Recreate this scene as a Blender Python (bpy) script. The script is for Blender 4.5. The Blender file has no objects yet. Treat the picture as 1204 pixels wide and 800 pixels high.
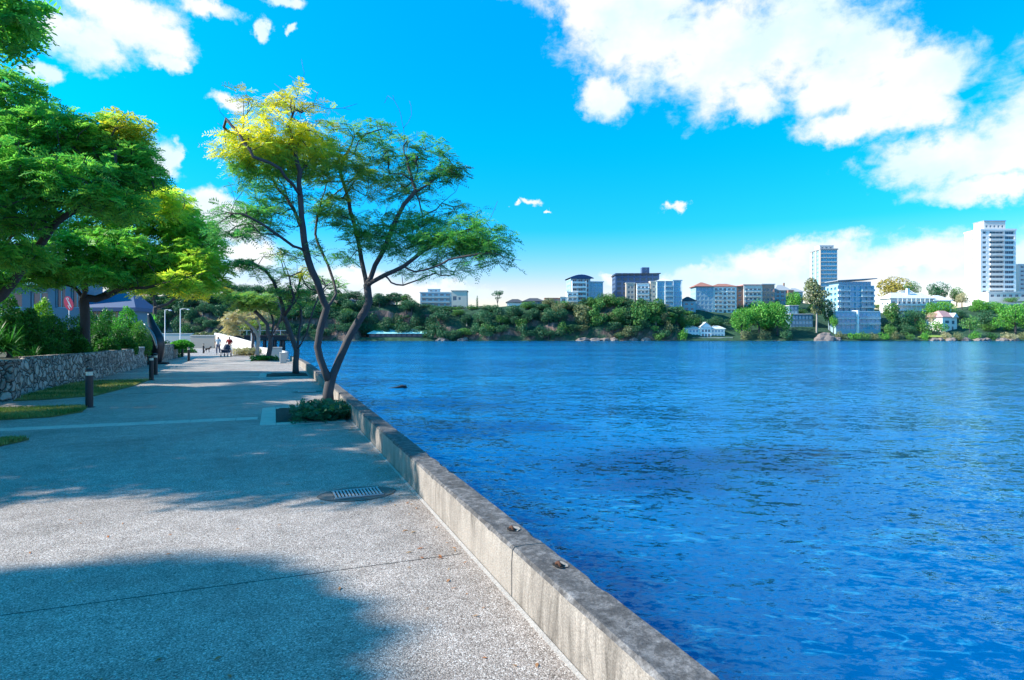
import bpy, bmesh, math, random
import numpy as np
from mathutils import Vector, noise as mnoise

scene = bpy.context.scene
COL = scene.collection
R_ = math.radians

# ------------------------------------------------------------------ camera
FPX, CX, HY, EYE = 720.0, 602.0, 395.0, 1.8       # focal length (px of the 1204 px photo), centre, horizon row, eye height
A = math.atan(279.0 / FPX)
SA, CA = math.sin(A), math.cos(A)
cam_d = bpy.data.cameras.new('camera'); cam = bpy.data.objects.new('camera', cam_d); COL.objects.link(cam)
cam_d.sensor_width = 36.0; cam_d.lens = 36.0 * FPX / 1204.0
cam_d.shift_y = -5.0 / 1204.0
cam_d.clip_start = 0.05; cam_d.clip_end = 6000
cam.location = (0, 0, EYE); cam.rotation_euler = (R_(90), 0, -A)
scene.camera = cam
scene.view_settings.view_transform = 'Standard'; scene.view_settings.look = 'None'
scene.view_settings.gamma = 1; scene.view_settings.exposure = 1.0
scene.view_settings.use_curve_mapping = False
scene.cycles.max_bounces = 6; scene.cycles.transparent_max_bounces = 8
scene.cycles.diffuse_bounces = 3; scene.cycles.glossy_bounces = 3
scene.cycles.sample_clamp_indirect = 6.0
try:
    scene.cycles.use_denoising = True
except Exception:
    pass

def P(px, py, d):
    """world point seen at photo pixel (px,py) at distance d along the view axis"""
    xc = (px - CX) / FPX
    return Vector((d * (SA + xc * CA), d * (CA - xc * SA), EYE + (HY - py) / FPX * d))
def G(px, py, z=0.0):
    return P(px, py, (EYE - z) * FPX / (py - HY))
def dist_lat(X, Y):
    return X * SA + Y * CA, X * CA - Y * SA

# ------------------------------------------------------------------ light
SUN_EL = R_(35)
SAZ = Vector((-0.965, 0.26)).normalized()
SUN = Vector((SAZ.x * math.cos(SUN_EL), SAZ.y * math.cos(SUN_EL), math.sin(SUN_EL)))
sd = bpy.data.lights.new('sun', 'SUN'); sd.energy = 5.0; sd.angle = R_(0.55); sd.color = (1.0, 0.9, 0.79)
so = bpy.data.objects.new('sun', sd); COL.objects.link(so)
so.rotation_euler = (-SUN).to_track_quat('-Z', 'Y').to_euler(); so.location = SUN * 100

world = bpy.data.worlds.new('World'); scene.world = world; world.use_nodes = True
wt = world.node_tree; wt.nodes.clear()
def wn(t, **kw):
    n = wt.nodes.new(t)
    for k, v in kw.items(): setattr(n, k, v)
    return n
WL = wt.links.new
def wmath(op, a, b=None, c=None):
    n = wn('ShaderNodeMath', operation=op)
    for i, v in enumerate((a, b, c)):
        if v is None: continue
        if isinstance(v, (int, float)): n.inputs[i].default_value = v
        else: WL(v, n.inputs[i])
    return n.outputs[0]
wout = wn('ShaderNodeOutputWorld'); wbg = wn('ShaderNodeBackground')
sky = wn('ShaderNodeTexSky'); sky.sky_type = 'NISHITA'; sky.sun_disc = False
sky.sun_elevation = SUN_EL; sky.sun_rotation = math.atan2(SAZ.x, SAZ.y)
sky.altitude = 0; sky.air_density = 1.0; sky.dust_density = 0.3; sky.ozone_density = 1.5
SKY_STRENGTH = 0.11
hsv = wn('ShaderNodeHueSaturation'); hsv.inputs['Saturation'].default_value = 1.55; hsv.inputs['Value'].default_value = 1.0
WL(sky.outputs[0], hsv.inputs['Color'])
tint = wn('ShaderNodeMix', data_type='RGBA', blend_type='MULTIPLY'); tint.inputs[0].default_value = 1.0
WL(hsv.outputs[0], tint.inputs[6])
tcol = wn('ShaderNodeValToRGB')
WL(tcol.outputs[0], tint.inputs[7])
tc = wn('ShaderNodeTexCoord')
sep = wn('ShaderNodeSeparateXYZ'); WL(tc.outputs['Generated'], sep.inputs[0])
az = wmath('ARCTAN2', sep.outputs[0], sep.outputs[1])
el = wmath('ARCSINE', sep.outputs[2])
WL(el, tcol.inputs[0])
_e = tcol.color_ramp.elements
for _ in range(3): _e.new(.5)
for _i, (_p, _c) in enumerate([(0.0, (1.0, .82, .86)), (.08, (1.0, .77, .88)), (.17, (.12, .98, 1.25)), (.30, (.0, 1.4, 1.5)), (.6, (.0, 2.0, 1.6))]):
    _e[_i].position = _p; _e[_i].color = _c + (1,)
comb = wn('ShaderNodeCombineXYZ'); WL(az, comb.inputs[0]); WL(el, comb.inputs[1])
_wn = wn('ShaderNodeTexNoise'); _wn.noise_dimensions = '2D'; _wn.inputs['Scale'].default_value = 26; _wn.inputs['Detail'].default_value = 6; _wn.inputs['Roughness'].default_value = .62; WL(comb.outputs[0], _wn.inputs['Vector'])
_ws = wn('ShaderNodeVectorMath', operation='SUBTRACT'); WL(_wn.outputs['Color'], _ws.inputs[0]); _ws.inputs[1].default_value = (.5, .5, .5)
_wm = wn('ShaderNodeVectorMath', operation='MULTIPLY'); WL(_ws.outputs[0], _wm.inputs[0]); _wm.inputs[1].default_value = (.055, .038, 0)
_wa = wn('ShaderNodeVectorMath', operation='ADD'); WL(comb.outputs[0], _wa.inputs[0]); WL(_wm.outputs[0], _wa.inputs[1])
# clouds as soft blobs at fixed compass directions: (px, py, rx, ry) measured in the photo, kept as azimuth and elevation
BLOBS = [(755,35,95,75),(690,15,40,40),(850,60,95,75),(935,40,80,75),(712,112,32,32),(885,122,40,26),(990,95,60,55),
 (1045,115,80,52),(1075,90,60,45),(1010,60,60,50),(1000,148,60,22),(1085,130,50,30),(1100,188,85,28),(1165,185,90,42),(1195,165,60,45),(1165,222,80,18),(1040,60,40,40),
 (1260,150,120,80),(1350,60,120,90),(620,-70,120,60),(800,-80,200,70),
 (70,40,38,34),(110,55,34,30),(160,30,60,36),(195,50,38,28),(205,75,26,14),(125,5,60,22),(240,10,40,14),(50,85,20,14),
 (332,4,24,9),(310,36,11,13),(346,35,9,5),(190,190,22,26),(206,182,10,18),(242,238,34,20),(268,120,22,10),(262,265,50,30),(285,300,50,22),
 (622,238,13,5.5),(606,242,6,4),(641,250,4,2.5),(795,243,15,7.5),(-120,60,90,80),(-160,200,100,80),
 (900,316,62,26),(845,326,60,15),(965,298,70,24),(1010,315,60,34),(1065,300,70,26),(1120,298,60,28),(790,334,70,11),(716,326,14,8),(1200,310,70,30),(1280,300,90,40),
 (400,330,70,16),(520,342,80,10)]
dmin = None
for (bx, by, rx, ry) in BLOBS:
    v = P(bx, by, 1.0) - Vector((0, 0, EYE)); L = v.length; v.normalize()
    a0, e0 = math.atan2(v.x, v.y), math.asin(v.z)
    ra, re = rx / FPX / L / max(0.3, math.cos(e0)) , ry / FPX / L
    s = wn('ShaderNodeVectorMath', operation='SUBTRACT'); WL(_wa.outputs[0], s.inputs[0]); s.inputs[1].default_value = (a0, e0, 0)
    m = wn('ShaderNodeVectorMath', operation='MULTIPLY'); WL(s.outputs[0], m.inputs[0]); m.inputs[1].default_value = (1 / ra, 1 / re, 0)
    l = wn('ShaderNodeVectorMath', operation='LENGTH'); WL(m.outputs[0], l.inputs[0])
    dmin = l.outputs['Value'] if dmin is None else wmath('SMOOTH_MIN', dmin, l.outputs['Value'], 0.25)
stretch = wn('ShaderNodeVectorMath', operation='MULTIPLY'); WL(comb.outputs[0], stretch.inputs[0]); stretch.inputs[1].default_value = (1.0, 1.45, 1)
def wnoise(scale, detail, rough, dist=0.0):
    n = wn('ShaderNodeTexNoise'); n.noise_dimensions = '2D'
    n.inputs['Scale'].default_value = scale; n.inputs['Detail'].default_value = detail
    n.inputs['Roughness'].default_value = rough; n.inputs['Distortion'].default_value = dist
    WL(stretch.outputs[0], n.inputs['Vector']); return n.outputs[0]
n1 = wmath('ADD', wmath('MULTIPLY', wnoise(13, 9, 0.58, 0.25), .7), wmath('MULTIPLY', wnoise(52, 6, 0.6, 0.3), .3)); n2 = wnoise(5.5, 6, 0.55)
field = wmath('SUBTRACT', 1.0, dmin)
f2 = wmath('MULTIPLY_ADD', wmath('SUBTRACT', n1, 0.5), 1.5, field)
mr = wn('ShaderNodeMapRange', interpolation_type='SMOOTHSTEP'); WL(f2, mr.inputs[0])
mr.inputs[1].default_value = -0.14; mr.inputs[2].default_value = 0.56
# thinner parts of the clouds: bluish body, white where dense
mr2 = wn('ShaderNodeMapRange', interpolation_type='SMOOTHSTEP'); WL(n2, mr2.inputs[0]); mr2.inputs[1].default_value = 0.33; mr2.inputs[2].default_value = 0.6
ccol = wn('ShaderNodeMix', data_type='RGBA'); WL(mr2.outputs[0], ccol.inputs[0])
CLOUD = 1.0 / SKY_STRENGTH
ccol.inputs[6].default_value = (0.41 * CLOUD, 0.51 * CLOUD, 0.56 * CLOUD, 1); ccol.inputs[7].default_value = (0.54 * CLOUD, 0.545 * CLOUD, 0.55 * CLOUD, 1)
cmix = wn('ShaderNodeMix', data_type='RGBA'); WL(wmath('MULTIPLY', mr.outputs[0], 0.96), cmix.inputs[0])
WL(tint.outputs[2], cmix.inputs[6]); WL(ccol.outputs[2], cmix.inputs[7])
WL(cmix.outputs[2], wbg.inputs[0]); wbg.inputs[1].default_value = SKY_STRENGTH
WL(wbg.outputs[0], wout.inputs[0])

# ------------------------------------------------------------------ helpers
def tag(o, label=None, cat=None, group=None, kind=None):
    if label: o['label'] = label
    if cat: o['category'] = cat
    if group: o['group'] = group
    if kind: o['kind'] = kind
    return o
def empty(name, loc, label=None, cat=None, group=None, rz=0.0):
    o = bpy.data.objects.new(name, None); COL.objects.link(o)
    o.location = loc; o.rotation_euler = (0, 0, rz); o.empty_display_size = 0.2
    return tag(o, label, cat, group)
def copy_tree(o, parent=None):
    c = o.copy(); COL.objects.link(c); c.parent = parent
    for ch in [x for x in scene.objects if x.parent == o]:
        copy_tree(ch, c)
    return c

class MB:
    """collects faces, links them as ONE mesh object"""
    def __init__(s): s.v = []; s.f = []; s.m = []; s.mi = 0
    def face(s, pts):
        b = len(s.v); s.v += [tuple(p) for p in pts]; s.f.append(tuple(range(b, b + len(pts)))); s.m.append(s.mi)
    def raw(s, vs, fs):
        b = len(s.v); s.v += [tuple(p) for p in vs]
        for f in fs: s.f.append(tuple(b + i for i in f)); s.m.append(s.mi)
    def box(s, x0, y0, z0, x1, y1, z1):
        vs = [(x0,y0,z0),(x1,y0,z0),(x1,y1,z0),(x0,y1,z0),(x0,y0,z1),(x1,y0,z1),(x1,y1,z1),(x0,y1,z1)]
        s.raw(vs, [(0,3,2,1),(4,5,6,7),(0,1,5,4),(1,2,6,5),(2,3,7,6),(3,0,4,7)])
    def prism(s, poly, z0, z1):
        n = len(poly); vs = [(x, y, z0) for x, y in poly] + [(x, y, z1) for x, y in poly]
        s.raw(vs, [tuple(range(n - 1, -1, -1)), tuple(range(n, 2 * n))] + [(i, (i + 1) % n, n + (i + 1) % n, n + i) for i in range(n)])
    def tube(s, pts, rad, sides=8, cap=True):
        pts = [Vector(p) for p in pts]; n = len(pts)
        if not hasattr(rad, '__len__'): rad = [rad] * n
        t0 = (pts[1] - pts[0]).normalized()
        u = t0.cross(Vector((0, 0, 1)) if abs(t0.z) < 0.9 else Vector((1, 0, 0))).normalized()
        vs = []
        for i in range(n):
            t = (pts[min(i + 1, n - 1)] - pts[max(i - 1, 0)]).normalized()
            u = (u - t * u.dot(t)); u = u.normalized() if u.length > 1e-6 else t.orthogonal().normalized()
            w = t.cross(u)
            for k in range(sides):
                a = 2 * math.pi * k / sides
                vs.append(pts[i] + (u * math.cos(a) + w * math.sin(a)) * rad[i])
        fs = [(i * sides + k, i * sides + (k + 1) % sides, (i + 1) * sides + (k + 1) % sides, (i + 1) * sides + k) for i in range(n - 1) for k in range(sides)]
        if cap: fs += [tuple(range(sides - 1, -1, -1)), tuple((n - 1) * sides + k for k in range(sides))]
        s.raw(vs, fs)
    def lathe(s, prof, cx=0, cy=0, sides=20):
        vs = []; n = len(prof)
        for r, z in prof:
            for k in range(sides):
                a = 2 * math.pi * k / sides; vs.append((cx + r * math.cos(a), cy + r * math.sin(a), z))
        fs = [(i * sides + k, i * sides + (k + 1) % sides, (i + 1) * sides + (k + 1) % sides, (i + 1) * sides + k) for i in range(n - 1) for k in range(sides)]
        fs += [tuple(range(sides - 1, -1, -1)), tuple((n - 1) * sides + k for k in range(sides))]
        s.raw(vs, fs)
    def build(s, name, mats, parent=None, smooth=False, loc=None, bevel=0.0):
        me = bpy.data.meshes.new(name); me.from_pydata(s.v, [], s.f)
        if not isinstance(mats, (list, tuple)): mats = [mats]
        for m in mats: me.materials.append(m)
        if any(s.m): me.polygons.foreach_set('material_index', s.m)
        if smooth: me.polygons.foreach_set('use_smooth', [True] * len(s.f))
        me.update()
        o = bpy.data.objects.new(name, me); COL.objects.link(o); o.parent = parent
        if loc is not None: o.location = loc
        if bevel:
            b = o.modifiers.new('bevel', 'BEVEL'); b.width = bevel; b.segments = 2; b.limit_method = 'ANGLE'
        return o

# ------------------------------------------------------------------ materials
class NT:
    def __init__(s, name):
        s.mat = bpy.data.materials.new(name); s.mat.use_nodes = True; s.t = s.mat.node_tree
        s.bsdf = s.t.nodes['Principled BSDF']; s.out = s.t.nodes['Material Output']
    def n(s, typ, **kw):
        n = s.t.nodes.new(typ)
        for k, v in kw.items(): setattr(n, k, v)
        return n
    def l(s, a, b): s.t.links.new(a, b)
    def coord(s, kind='Object', scale=None):
        o = s.n('ShaderNodeTexCoord').outputs[kind]
        if scale is not None:
            m = s.n('ShaderNodeVectorMath', operation='MULTIPLY'); s.l(o, m.inputs[0]); m.inputs[1].default_value = scale; o = m.outputs[0]
        return o
    def noise(s, vec, scale, detail=4, rough=0.55, dist=0.0):
        n = s.n('ShaderNodeTexNoise'); s.l(vec, n.inputs['Vector']); n.inputs['Scale'].default_value = scale
        n.inputs['Detail'].default_value = detail; n.inputs['Roughness'].default_value = rough; n.inputs['Distortion'].default_value = dist
        return n.outputs[0]
    def ramp(s, fac, stops):
        r = s.n('ShaderNodeValToRGB'); e = r.color_ramp.elements
        while len(e) < len(stops): e.new(0.5)
        for i, (p, c) in enumerate(stops): e[i].position = p; e[i].color = tuple(c) + (1,) if len(c) == 3 else c
        s.l(fac, r.inputs[0]); return r.outputs[0]
    def mix(s, fac, a, b, blend='MIX'):
        m = s.n('ShaderNodeMix', data_type='RGBA', blend_type=blend)
        for i, v in ((0, fac), (6, a), (7, b)):
            if isinstance(v, (int, float)): m.inputs[i].default_value = v
            elif isinstance(v, tuple): m.inputs[i].default_value = v + (1,) if len(v) == 3 else v
            else: s.l(v, m.inputs[i])
        return m.outputs[2]
    def math(s, op, a, b=None):
        m = s.n('ShaderNodeMath', operation=op)
        for i, v in enumerate((a, b)):
            if v is None: continue
            if isinstance(v, (int, float)): m.inputs[i].default_value = v
            else: s.l(v, m.inputs[i])
        return m.outputs[0]
    def bump(s, h, strength=0.4, dist=0.01, normal=None):
        b = s.n('ShaderNodeBump'); b.inputs['Strength'].default_value = strength; b.inputs['Distance'].default_value = dist
        s.l(h, b.inputs['Height'])
        if normal is not None: s.l(normal, b.inputs['Normal'])
        return b.outputs[0]
    def set(s, color=None, rough=None, normal=None, metal=None, ior=None, spec=None):
        for k, v in (('Base Color', color), ('Roughness', rough), ('Normal', normal), ('Metallic', metal), ('IOR', ior), ('Specular IOR Level', spec)):
            if v is None: continue
            if isinstance(v, tuple): s.bsdf.inputs[k].default_value = v + (1,) if len(v) == 3 else v
            elif isinstance(v, (int, float)): s.bsdf.inputs[k].default_value = v
            else: s.l(v, s.bsdf.inputs[k])
        return s.mat

def plain(name, c, rough=0.7, var=0.25, scale=3.0, bump=0.0, metal=0.0, streak=False, spec=None):
    t = NT(name); co = t.coord('Object', (1, 1, 0.25) if streak else None)
    f = t.noise(co, scale, 5, 0.6)
    c = tuple(c)
    col = t.mix(f, tuple(x * (1 - var) for x in c), tuple(min(1, x * (1 + var)) for x in c))
    nrm = t.bump(t.noise(t.coord('Object'), scale * 12, 4), bump, 0.01) if bump else None
    return t.set(col, rough, nrm, metal, spec=spec)

M = {}
def mk_pavement():
    t = NT('exposed_aggregate'); co = t.coord('Object')
    v = t.n('ShaderNodeTexVoronoi'); t.l(co, v.inputs['Vector']); v.inputs['Scale'].default_value = 120; v.inputs['Randomness'].default_value = 1
    sp = t.n('ShaderNodeSeparateColor'); t.l(v.outputs['Color'], sp.inputs[0])
    stone = t.ramp(sp.outputs[0], [(0, (.17, .145, .125)), (.22, (.27, .228, .2)), (.5, (.36, .31, .277)), (.8, (.44, .39, .355)), (1, (.66, .62, .58))])
    gap = t.ramp(v.outputs['Distance'], [(0.0, (1, 1, 1)), (.55, (1, 1, 1)), (.85, (.45, .43, .42))])
    c = t.mix(1.0, stone, gap, 'MULTIPLY')
    v2 = t.n('ShaderNodeTexVoronoi'); t.l(co, v2.inputs['Vector']); v2.inputs['Scale'].default_value = 24
    sp2 = t.n('ShaderNodeSeparateColor'); t.l(v2.outputs['Color'], sp2.inputs[0])
    big = t.ramp(sp2.outputs[1], [(0, (0, 0, 0)), (.86, (0, 0, 0)), (.95, (1, 1, 1))])
    near = t.ramp(v2.outputs['Distance'], [(.16, (1, 1, 1)), (.24, (0, 0, 0))])
    c = t.mix(t.math('MULTIPLY', t.math('MULTIPLY', big, near), .75), c, (.62, .6, .57))
    st = t.noise(co, 0.6, 6, .6); st2 = t.noise(co, 4.5, 5, .65)
    c = t.mix(1.0, c, t.ramp(st, [(.3, (.7, .69, .68)), (.5, (1, 1, 1)), (.7, (1.14, 1.12, 1.1))]), 'MULTIPLY')
    c = t.mix(1.0, c, t.ramp(st2, [(.3, (.78, .77, .76)), (.7, (1.12, 1.12, 1.12))]), 'MULTIPLY')
    nr = t.bump(v.outputs['Distance'], .5, -.008)
    return t.set(c, t.ramp(sp.outputs[1], [(0, (.45,) * 3), (1, (.85,) * 3)]), nr, spec=.35)
M['pave'] = mk_pavement()
def mk_concrete(name, base, dark, streaks=True, mottle=False):
    t = NT(name); co = t.coord('Object')
    c = t.mix(t.noise(co, 3.0, 8, .65), tuple(x * .72 for x in base), tuple(min(1, x * 1.2) for x in base))
    if streaks:
        zone = t.ramp(t.noise(t.coord('Object', (1, .55, .8)), .8, 4, .6), [(.42, (0, 0, 0)), (.62, (1, 1, 1))])
        s1 = t.noise(t.coord('Object', (3.0, 3.2, .55)), 1.6, 9, .75, .8)
        c = t.mix(t.math('MULTIPLY', t.ramp(s1, [(.42, (0, 0, 0)), (.66, (.95,) * 3)]), t.math('ADD', t.math('MULTIPLY', zone, .8), .2)), c, dark)  # stain streaks, made heavier to match the wall's shaded far stretch too
        s2 = t.noise(t.coord('Object', (2.0, 9.0, .6)), 1.3, 9, .75, .5)
        c = t.mix(t.ramp(s2, [(.57, (0, 0, 0)), (.7, (.6,) * 3)]), c, tuple(x * .7 for x in dark))
        s3 = t.noise(t.coord('Object', (2.0, 18.0, 1.0)), 1.0, 5, .7)
        c = t.mix(t.ramp(s3, [(.62, (0, 0, 0)), (.75, (.45,) * 3)]), c, (.6, .57, .52))
    if mottle:
        c = t.mix(t.ramp(t.noise(co, 14, 8, .75), [(.45, (0, 0, 0)), (.7, (.9,) * 3)]), c, tuple(min(1, x * 3.2) for x in base))
        c = t.mix(t.ramp(t.noise(co, 5, 8, .7), [(.5, (0, 0, 0)), (.68, (.8,) * 3)]), c, tuple(x * .4 for x in base))
    g = t.noise(co, 80, 3, .7)
    c = t.mix(1.0, c, t.ramp(g, [(.3, (.62,) * 3), (.7, (1.2,) * 3)]), 'MULTIPLY')
    b1 = t.bump(g, .5, .006)
    b2 = t.bump(t.noise(co, 9, 6, .7), .5, .03, b1)
    return t.set(c, .88, b2, spec=.25)
M['wall_face'] = mk_concrete('weathered_concrete', (.34, .305, .27), (.06, .052, .045))
M['wall_top'] = mk_concrete('dark_weathered_concrete', (.085, .083, .084), (.08, .08, .08), False, True)
M['white_conc'] = mk_concrete('pale_concrete', (.62, .6, .57), (.4, .39, .37), False)
M['block'] = mk_concrete('pale_paver', (.62, .56, .49), (.3, .28, .26), False)
M['joint'] = plain('dark_joint', (.07, .065, .06), .9)
def mk_water():
    t = NT('river_water'); co = t.coord('Object')
    rot = t.n('ShaderNodeVectorRotate'); rot.rotation_type = 'Z_AXIS'; rot.inputs['Angle'].default_value = A + .12; t.l(co, rot.inputs['Vector'])
    def vm(op, a, b):
        m = t.n('ShaderNodeVectorMath', operation=op)
        for k_, v in enumerate((a, b)):
            if isinstance(v, tuple): m.inputs[k_].default_value = v
            else: t.l(v, m.inputs[k_])
        return m.outputs[0]
    def slope(sc, scale, detail, rough, dist, amp):
        n = t.n('ShaderNodeTexNoise'); t.l(vm('MULTIPLY', rot.outputs[0], sc), n.inputs['Vector']); n.inputs['Scale'].default_value = scale; n.inputs['Detail'].default_value = detail
        n.inputs['Roughness'].default_value = rough; n.inputs['Distortion'].default_value = dist
        return vm('MULTIPLY', vm('SUBTRACT', n.outputs['Color'], (.5, .5, .5)), (amp * .55, amp, 0))
    gust = t.noise(vm('MULTIPLY', rot.outputs[0], (.5, 1, 1)), .04, 4, .55)
    s_ = vm('ADD', slope((.4, 1, 1), .6, 2, .5, .3, .34), slope((.5, 1, 1), 3.0, 4, .64, .5, .95))
    s_ = vm('ADD', s_, slope((.6, 1, 1), 12.0, 4, .68, .6, 1.1))
    back = t.n('ShaderNodeVectorRotate'); back.rotation_type = 'Z_AXIS'; back.inputs['Angle'].default_value = -(A + .12); t.l(s_, back.inputs['Vector'])
    nrm = t.n('ShaderNodeVectorMath', operation='NORMALIZE'); t.l(vm('ADD', back.outputs[0], (0, 0, 1)), nrm.inputs[0])
    c = t.mix(t.ramp(gust, [(.38, (0, 0, 0)), (.62, (1, 1, 1))]), (.0, .06, .21), (.0, .13, .32))
    ff = t.noise(vm('MULTIPLY', rot.outputs[0], (.45, 1, 1)), 3.6, 7, .72, 1.2); pat = t.noise(vm('MULTIPLY', rot.outputs[0], (.6, 1, 1)), .3, 3, .55)
    fm = t.ramp(t.math('ADD', ff, t.math('MULTIPLY', t.math('SUBTRACT', pat, .5), .5)), [(.56, (0, 0, 0)), (.66, (.6,) * 3)])
    c = t.mix(fm, c, (.02, .26, .46))  # cyan flecks mixed into the base colour as glints off the ripples
    t.bsdf.subsurface_method = 'BURLEY'; t.bsdf.inputs['Subsurface Weight'].default_value = 1.0; t.bsdf.inputs['Subsurface Radius'].default_value = (1, 1.2, 1.4); t.bsdf.inputs['Subsurface Scale'].default_value = 3.0
    t.set(c, .9, None, spec=0.0)
    fr = t.n('ShaderNodeFresnel'); fr.inputs['IOR'].default_value = 1.36; t.l(nrm.outputs[0], fr.inputs['Normal'])
    gl = t.n('ShaderNodeBsdfGlossy'); gl.inputs['Color'].default_value = (.36, .80, 1.0, 1); gl.inputs['Roughness'].default_value = .1; t.l(nrm.outputs[0], gl.inputs['Normal'])
    mx = t.n('ShaderNodeMixShader'); t.l(fr.outputs[0], mx.inputs[0]); t.l(t.bsdf.outputs[0], mx.inputs[1]); t.l(gl.outputs[0], mx.inputs[2]); t.l(mx.outputs[0], t.out.inputs[0])
    return t.mat
M['water'] = mk_water()
def mk_leaf(name, dark, light, yel, trans=.5):
    t = NT(name)
    at = t.n('ShaderNodeAttribute', attribute_name='tint')
    sp = t.n('ShaderNodeSeparateColor'); t.l(at.outputs['Color'], sp.inputs[0])
    c = t.mix(sp.outputs[1], dark, light)
    c = t.mix(sp.outputs[0], c, yel)
    c = t.mix(sp.outputs[2], c, (.42, .13, .03))
    t.set(c, .5, spec=.3)
    tr = t.n('ShaderNodeBsdfTranslucent'); t.l(t.mix(1.0, c, (1.25, 1.25, .7), 'MULTIPLY'), tr.inputs[0])
    mx = t.n('ShaderNodeMixShader'); mx.inputs[0].default_value = trans
    t.l(t.bsdf.outputs[0], mx.inputs[1]); t.l(tr.outputs[0], mx.inputs[2]); t.l(mx.outputs[0], t.out.inputs[0])
    return t.mat
M['leaf'] = mk_leaf('feathery_leaf', (.015, .18, .09), (.12, .46, .12), (.9, .79, .04))
M['leaf_deep'] = mk_leaf('deep_green_leaf', (.02, .27, .09), (.19, .6, .11), (.95, .82, .05))
M['leaf_hedge'] = mk_leaf('hedge_leaf', (.012, .09, .02), (.05, .26, .04), (.25, .4, .04), .3)
M['leaf_bright'] = mk_leaf('bright_green_leaf', (.03, .22, .03), (.08, .36, .05), (.3, .4, .04))
M['leaf_far'] = mk_leaf('far_leaf_deep', (.007, .07, .048), (.035, .185, .085), (.24, .26, .07), .25)  # blue-green darkened to carry the far cliff's shade in the leaf colour
M['leaf_mid'] = mk_leaf('far_leaf_green', (.025, .13, .035), (.09, .3, .07), (.34, .3, .05), .22)
M['leaf_lime'] = mk_leaf('far_leaf_bright', (.025, .19, .03), (.12, .44, .06), (.36, .34, .05), .25)
M['leaf_olive'] = mk_leaf('far_leaf_olive', (.08, .13, .055), (.22, .25, .12), (.4, .33, .14), .2)
M['leaf_yellow'] = mk_leaf('far_leaf_yellow', (.2, .2, .03), (.45, .36, .07), (.5, .34, .06), .25)
M['leaf_dry'] = mk_leaf('dry_leaf', (.24, .25, .13), (.55, .5, .33), (.6, .52, .25), .3)
M['bark'] = plain('grey_brown_bark', (.06, .056, .06), .9, .5, 9, .7, streak=True)
M['bark_pale'] = plain('pale_bark', (.3, .27, .24), .85, .35, 8, .5, streak=True)
M['soil'] = plain('dark_mulch', (.035, .028, .022), .95, .6, 14, 1.0)
M['lawn'] = plain('lawn_soil', (.10, .12, .035), .95, .4, 3, .6)
M['garden'] = plain('garden_soil', (.045, .05, .03), .95, .5, 3, .6)
def mk_stonewall():
    t = NT('random_rubble_stone'); co = t.coord('Object')
    wob = t.n('ShaderNodeVectorMath', operation='ADD'); t.l(co, wob.inputs[0])
    nn = t.n('ShaderNodeTexNoise'); nn.inputs['Scale'].default_value = 2.2; nn.inputs['Detail'].default_value = 4; t.l(co, nn.inputs['Vector'])
    sc = t.n('ShaderNodeVectorMath', operation='SCALE'); t.l(nn.outputs['Color'], sc.inputs[0]); sc.inputs['Scale'].default_value = .42; t.l(sc.outputs[0], wob.inputs[1])
    v = t.n('ShaderNodeTexVoronoi'); v.inputs['Scale'].default_value = 4.4; t.l(wob.outputs[0], v.inputs['Vector'])
    e = t.n('ShaderNodeTexVoronoi', feature='DISTANCE_TO_EDGE'); e.inputs['Scale'].default_value = 4.4; t.l(wob.outputs[0], e.inputs['Vector'])
    sp = t.n('ShaderNodeSeparateColor'); t.l(v.outputs['Color'], sp.inputs[0])
    c = t.ramp(sp.outputs[0], [(0, (.2, .185, .17)), (.3, (.34, .3, .25)), (.55, (.44, .41, .38)), (.8, (.54, .48, .4)), (1, (.62, .58, .52))])
    c = t.mix(t.noise(co, 14, 5, .6), c, t.mix(.5, c, (.12, .12, .12)))
    m = t.ramp(e.outputs['Distance'], [(.02, (0, 0, 0)), (.07, (1, 1, 1))])
    c = t.mix(m, (.045, .04, .036), c)
    b = t.bump(t.ramp(e.outputs['Distance'], [(0, (0, 0, 0)), (.2, (1, 1, 1))]), 1.0, .08)
    return t.set(c, .85, t.bump(t.noise(co, 25, 4), .4, .02, b))
M['stone'] = mk_stonewall()
def mk_rock():
    t = NT('cliff_rock'); co = t.coord('Object')
    n1 = t.noise(t.coord('Object', (.3, .3, .06)), 1.0, 7, .65, .5); n2 = t.noise(co, .035, 4, .6)
    rock = t.ramp(n1, [(.3, (.05, .04, .036)), (.5, (.13, .09, .075)), (.7, (.33, .215, .18))])
    soil = t.ramp(t.noise(co, .25, 6, .65), [(.35, (.008, .04, .02)), (.6, (.015, .07, .035)), (.8, (.05, .1, .045))])
    g = t.n('ShaderNodeNewGeometry'); sp = t.n('ShaderNodeSeparateXYZ'); t.l(g.outputs['Normal'], sp.inputs[0])
    f = t.ramp(t.math('ADD', sp.outputs[2], t.math('MULTIPLY', t.math('SUBTRACT', n2, .5), 1.2)), [(.45, (0, 0, 0)), (.68, (1, 1, 1))])
    return t.set(t.mix(f, rock, soil), .95, t.bump(n1, .8, 1.2))
M['rock'] = mk_rock()
M['bollard'] = plain('dark_bollard_paint', (.012, .014, .02), .45, .2, 6)
M['bollard_lens'] = plain('frosted_lens', (.72, .62, .5), .4, .08, 8)
M['iron'] = plain('galvanised_iron', (.42, .44, .46), .5, .25, 20, .2, .6)
M['dark'] = plain('hollow_shade', (.006, .006, .007), .9, .2)  # near-black that stands for shade inside the drain and bolt holes
M['rust'] = plain('rusty_steel', (.09, .035, .018), .8, .5, 60, .6)
M['lamp'] = plain('pale_lamp_post', (.5, .54, .58), .4, .1, 4)
M['bronze'] = plain('dark_bronze', (.018, .022, .03), .28, .5, 2.5, .15, .5)
M['timber'] = plain('dark_timber', (.022, .02, .022), .9, .5, 2, .5, streak=True)
M['white'] = plain('white_render', (.8, .79, .77), .8, .06, .25)
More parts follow.
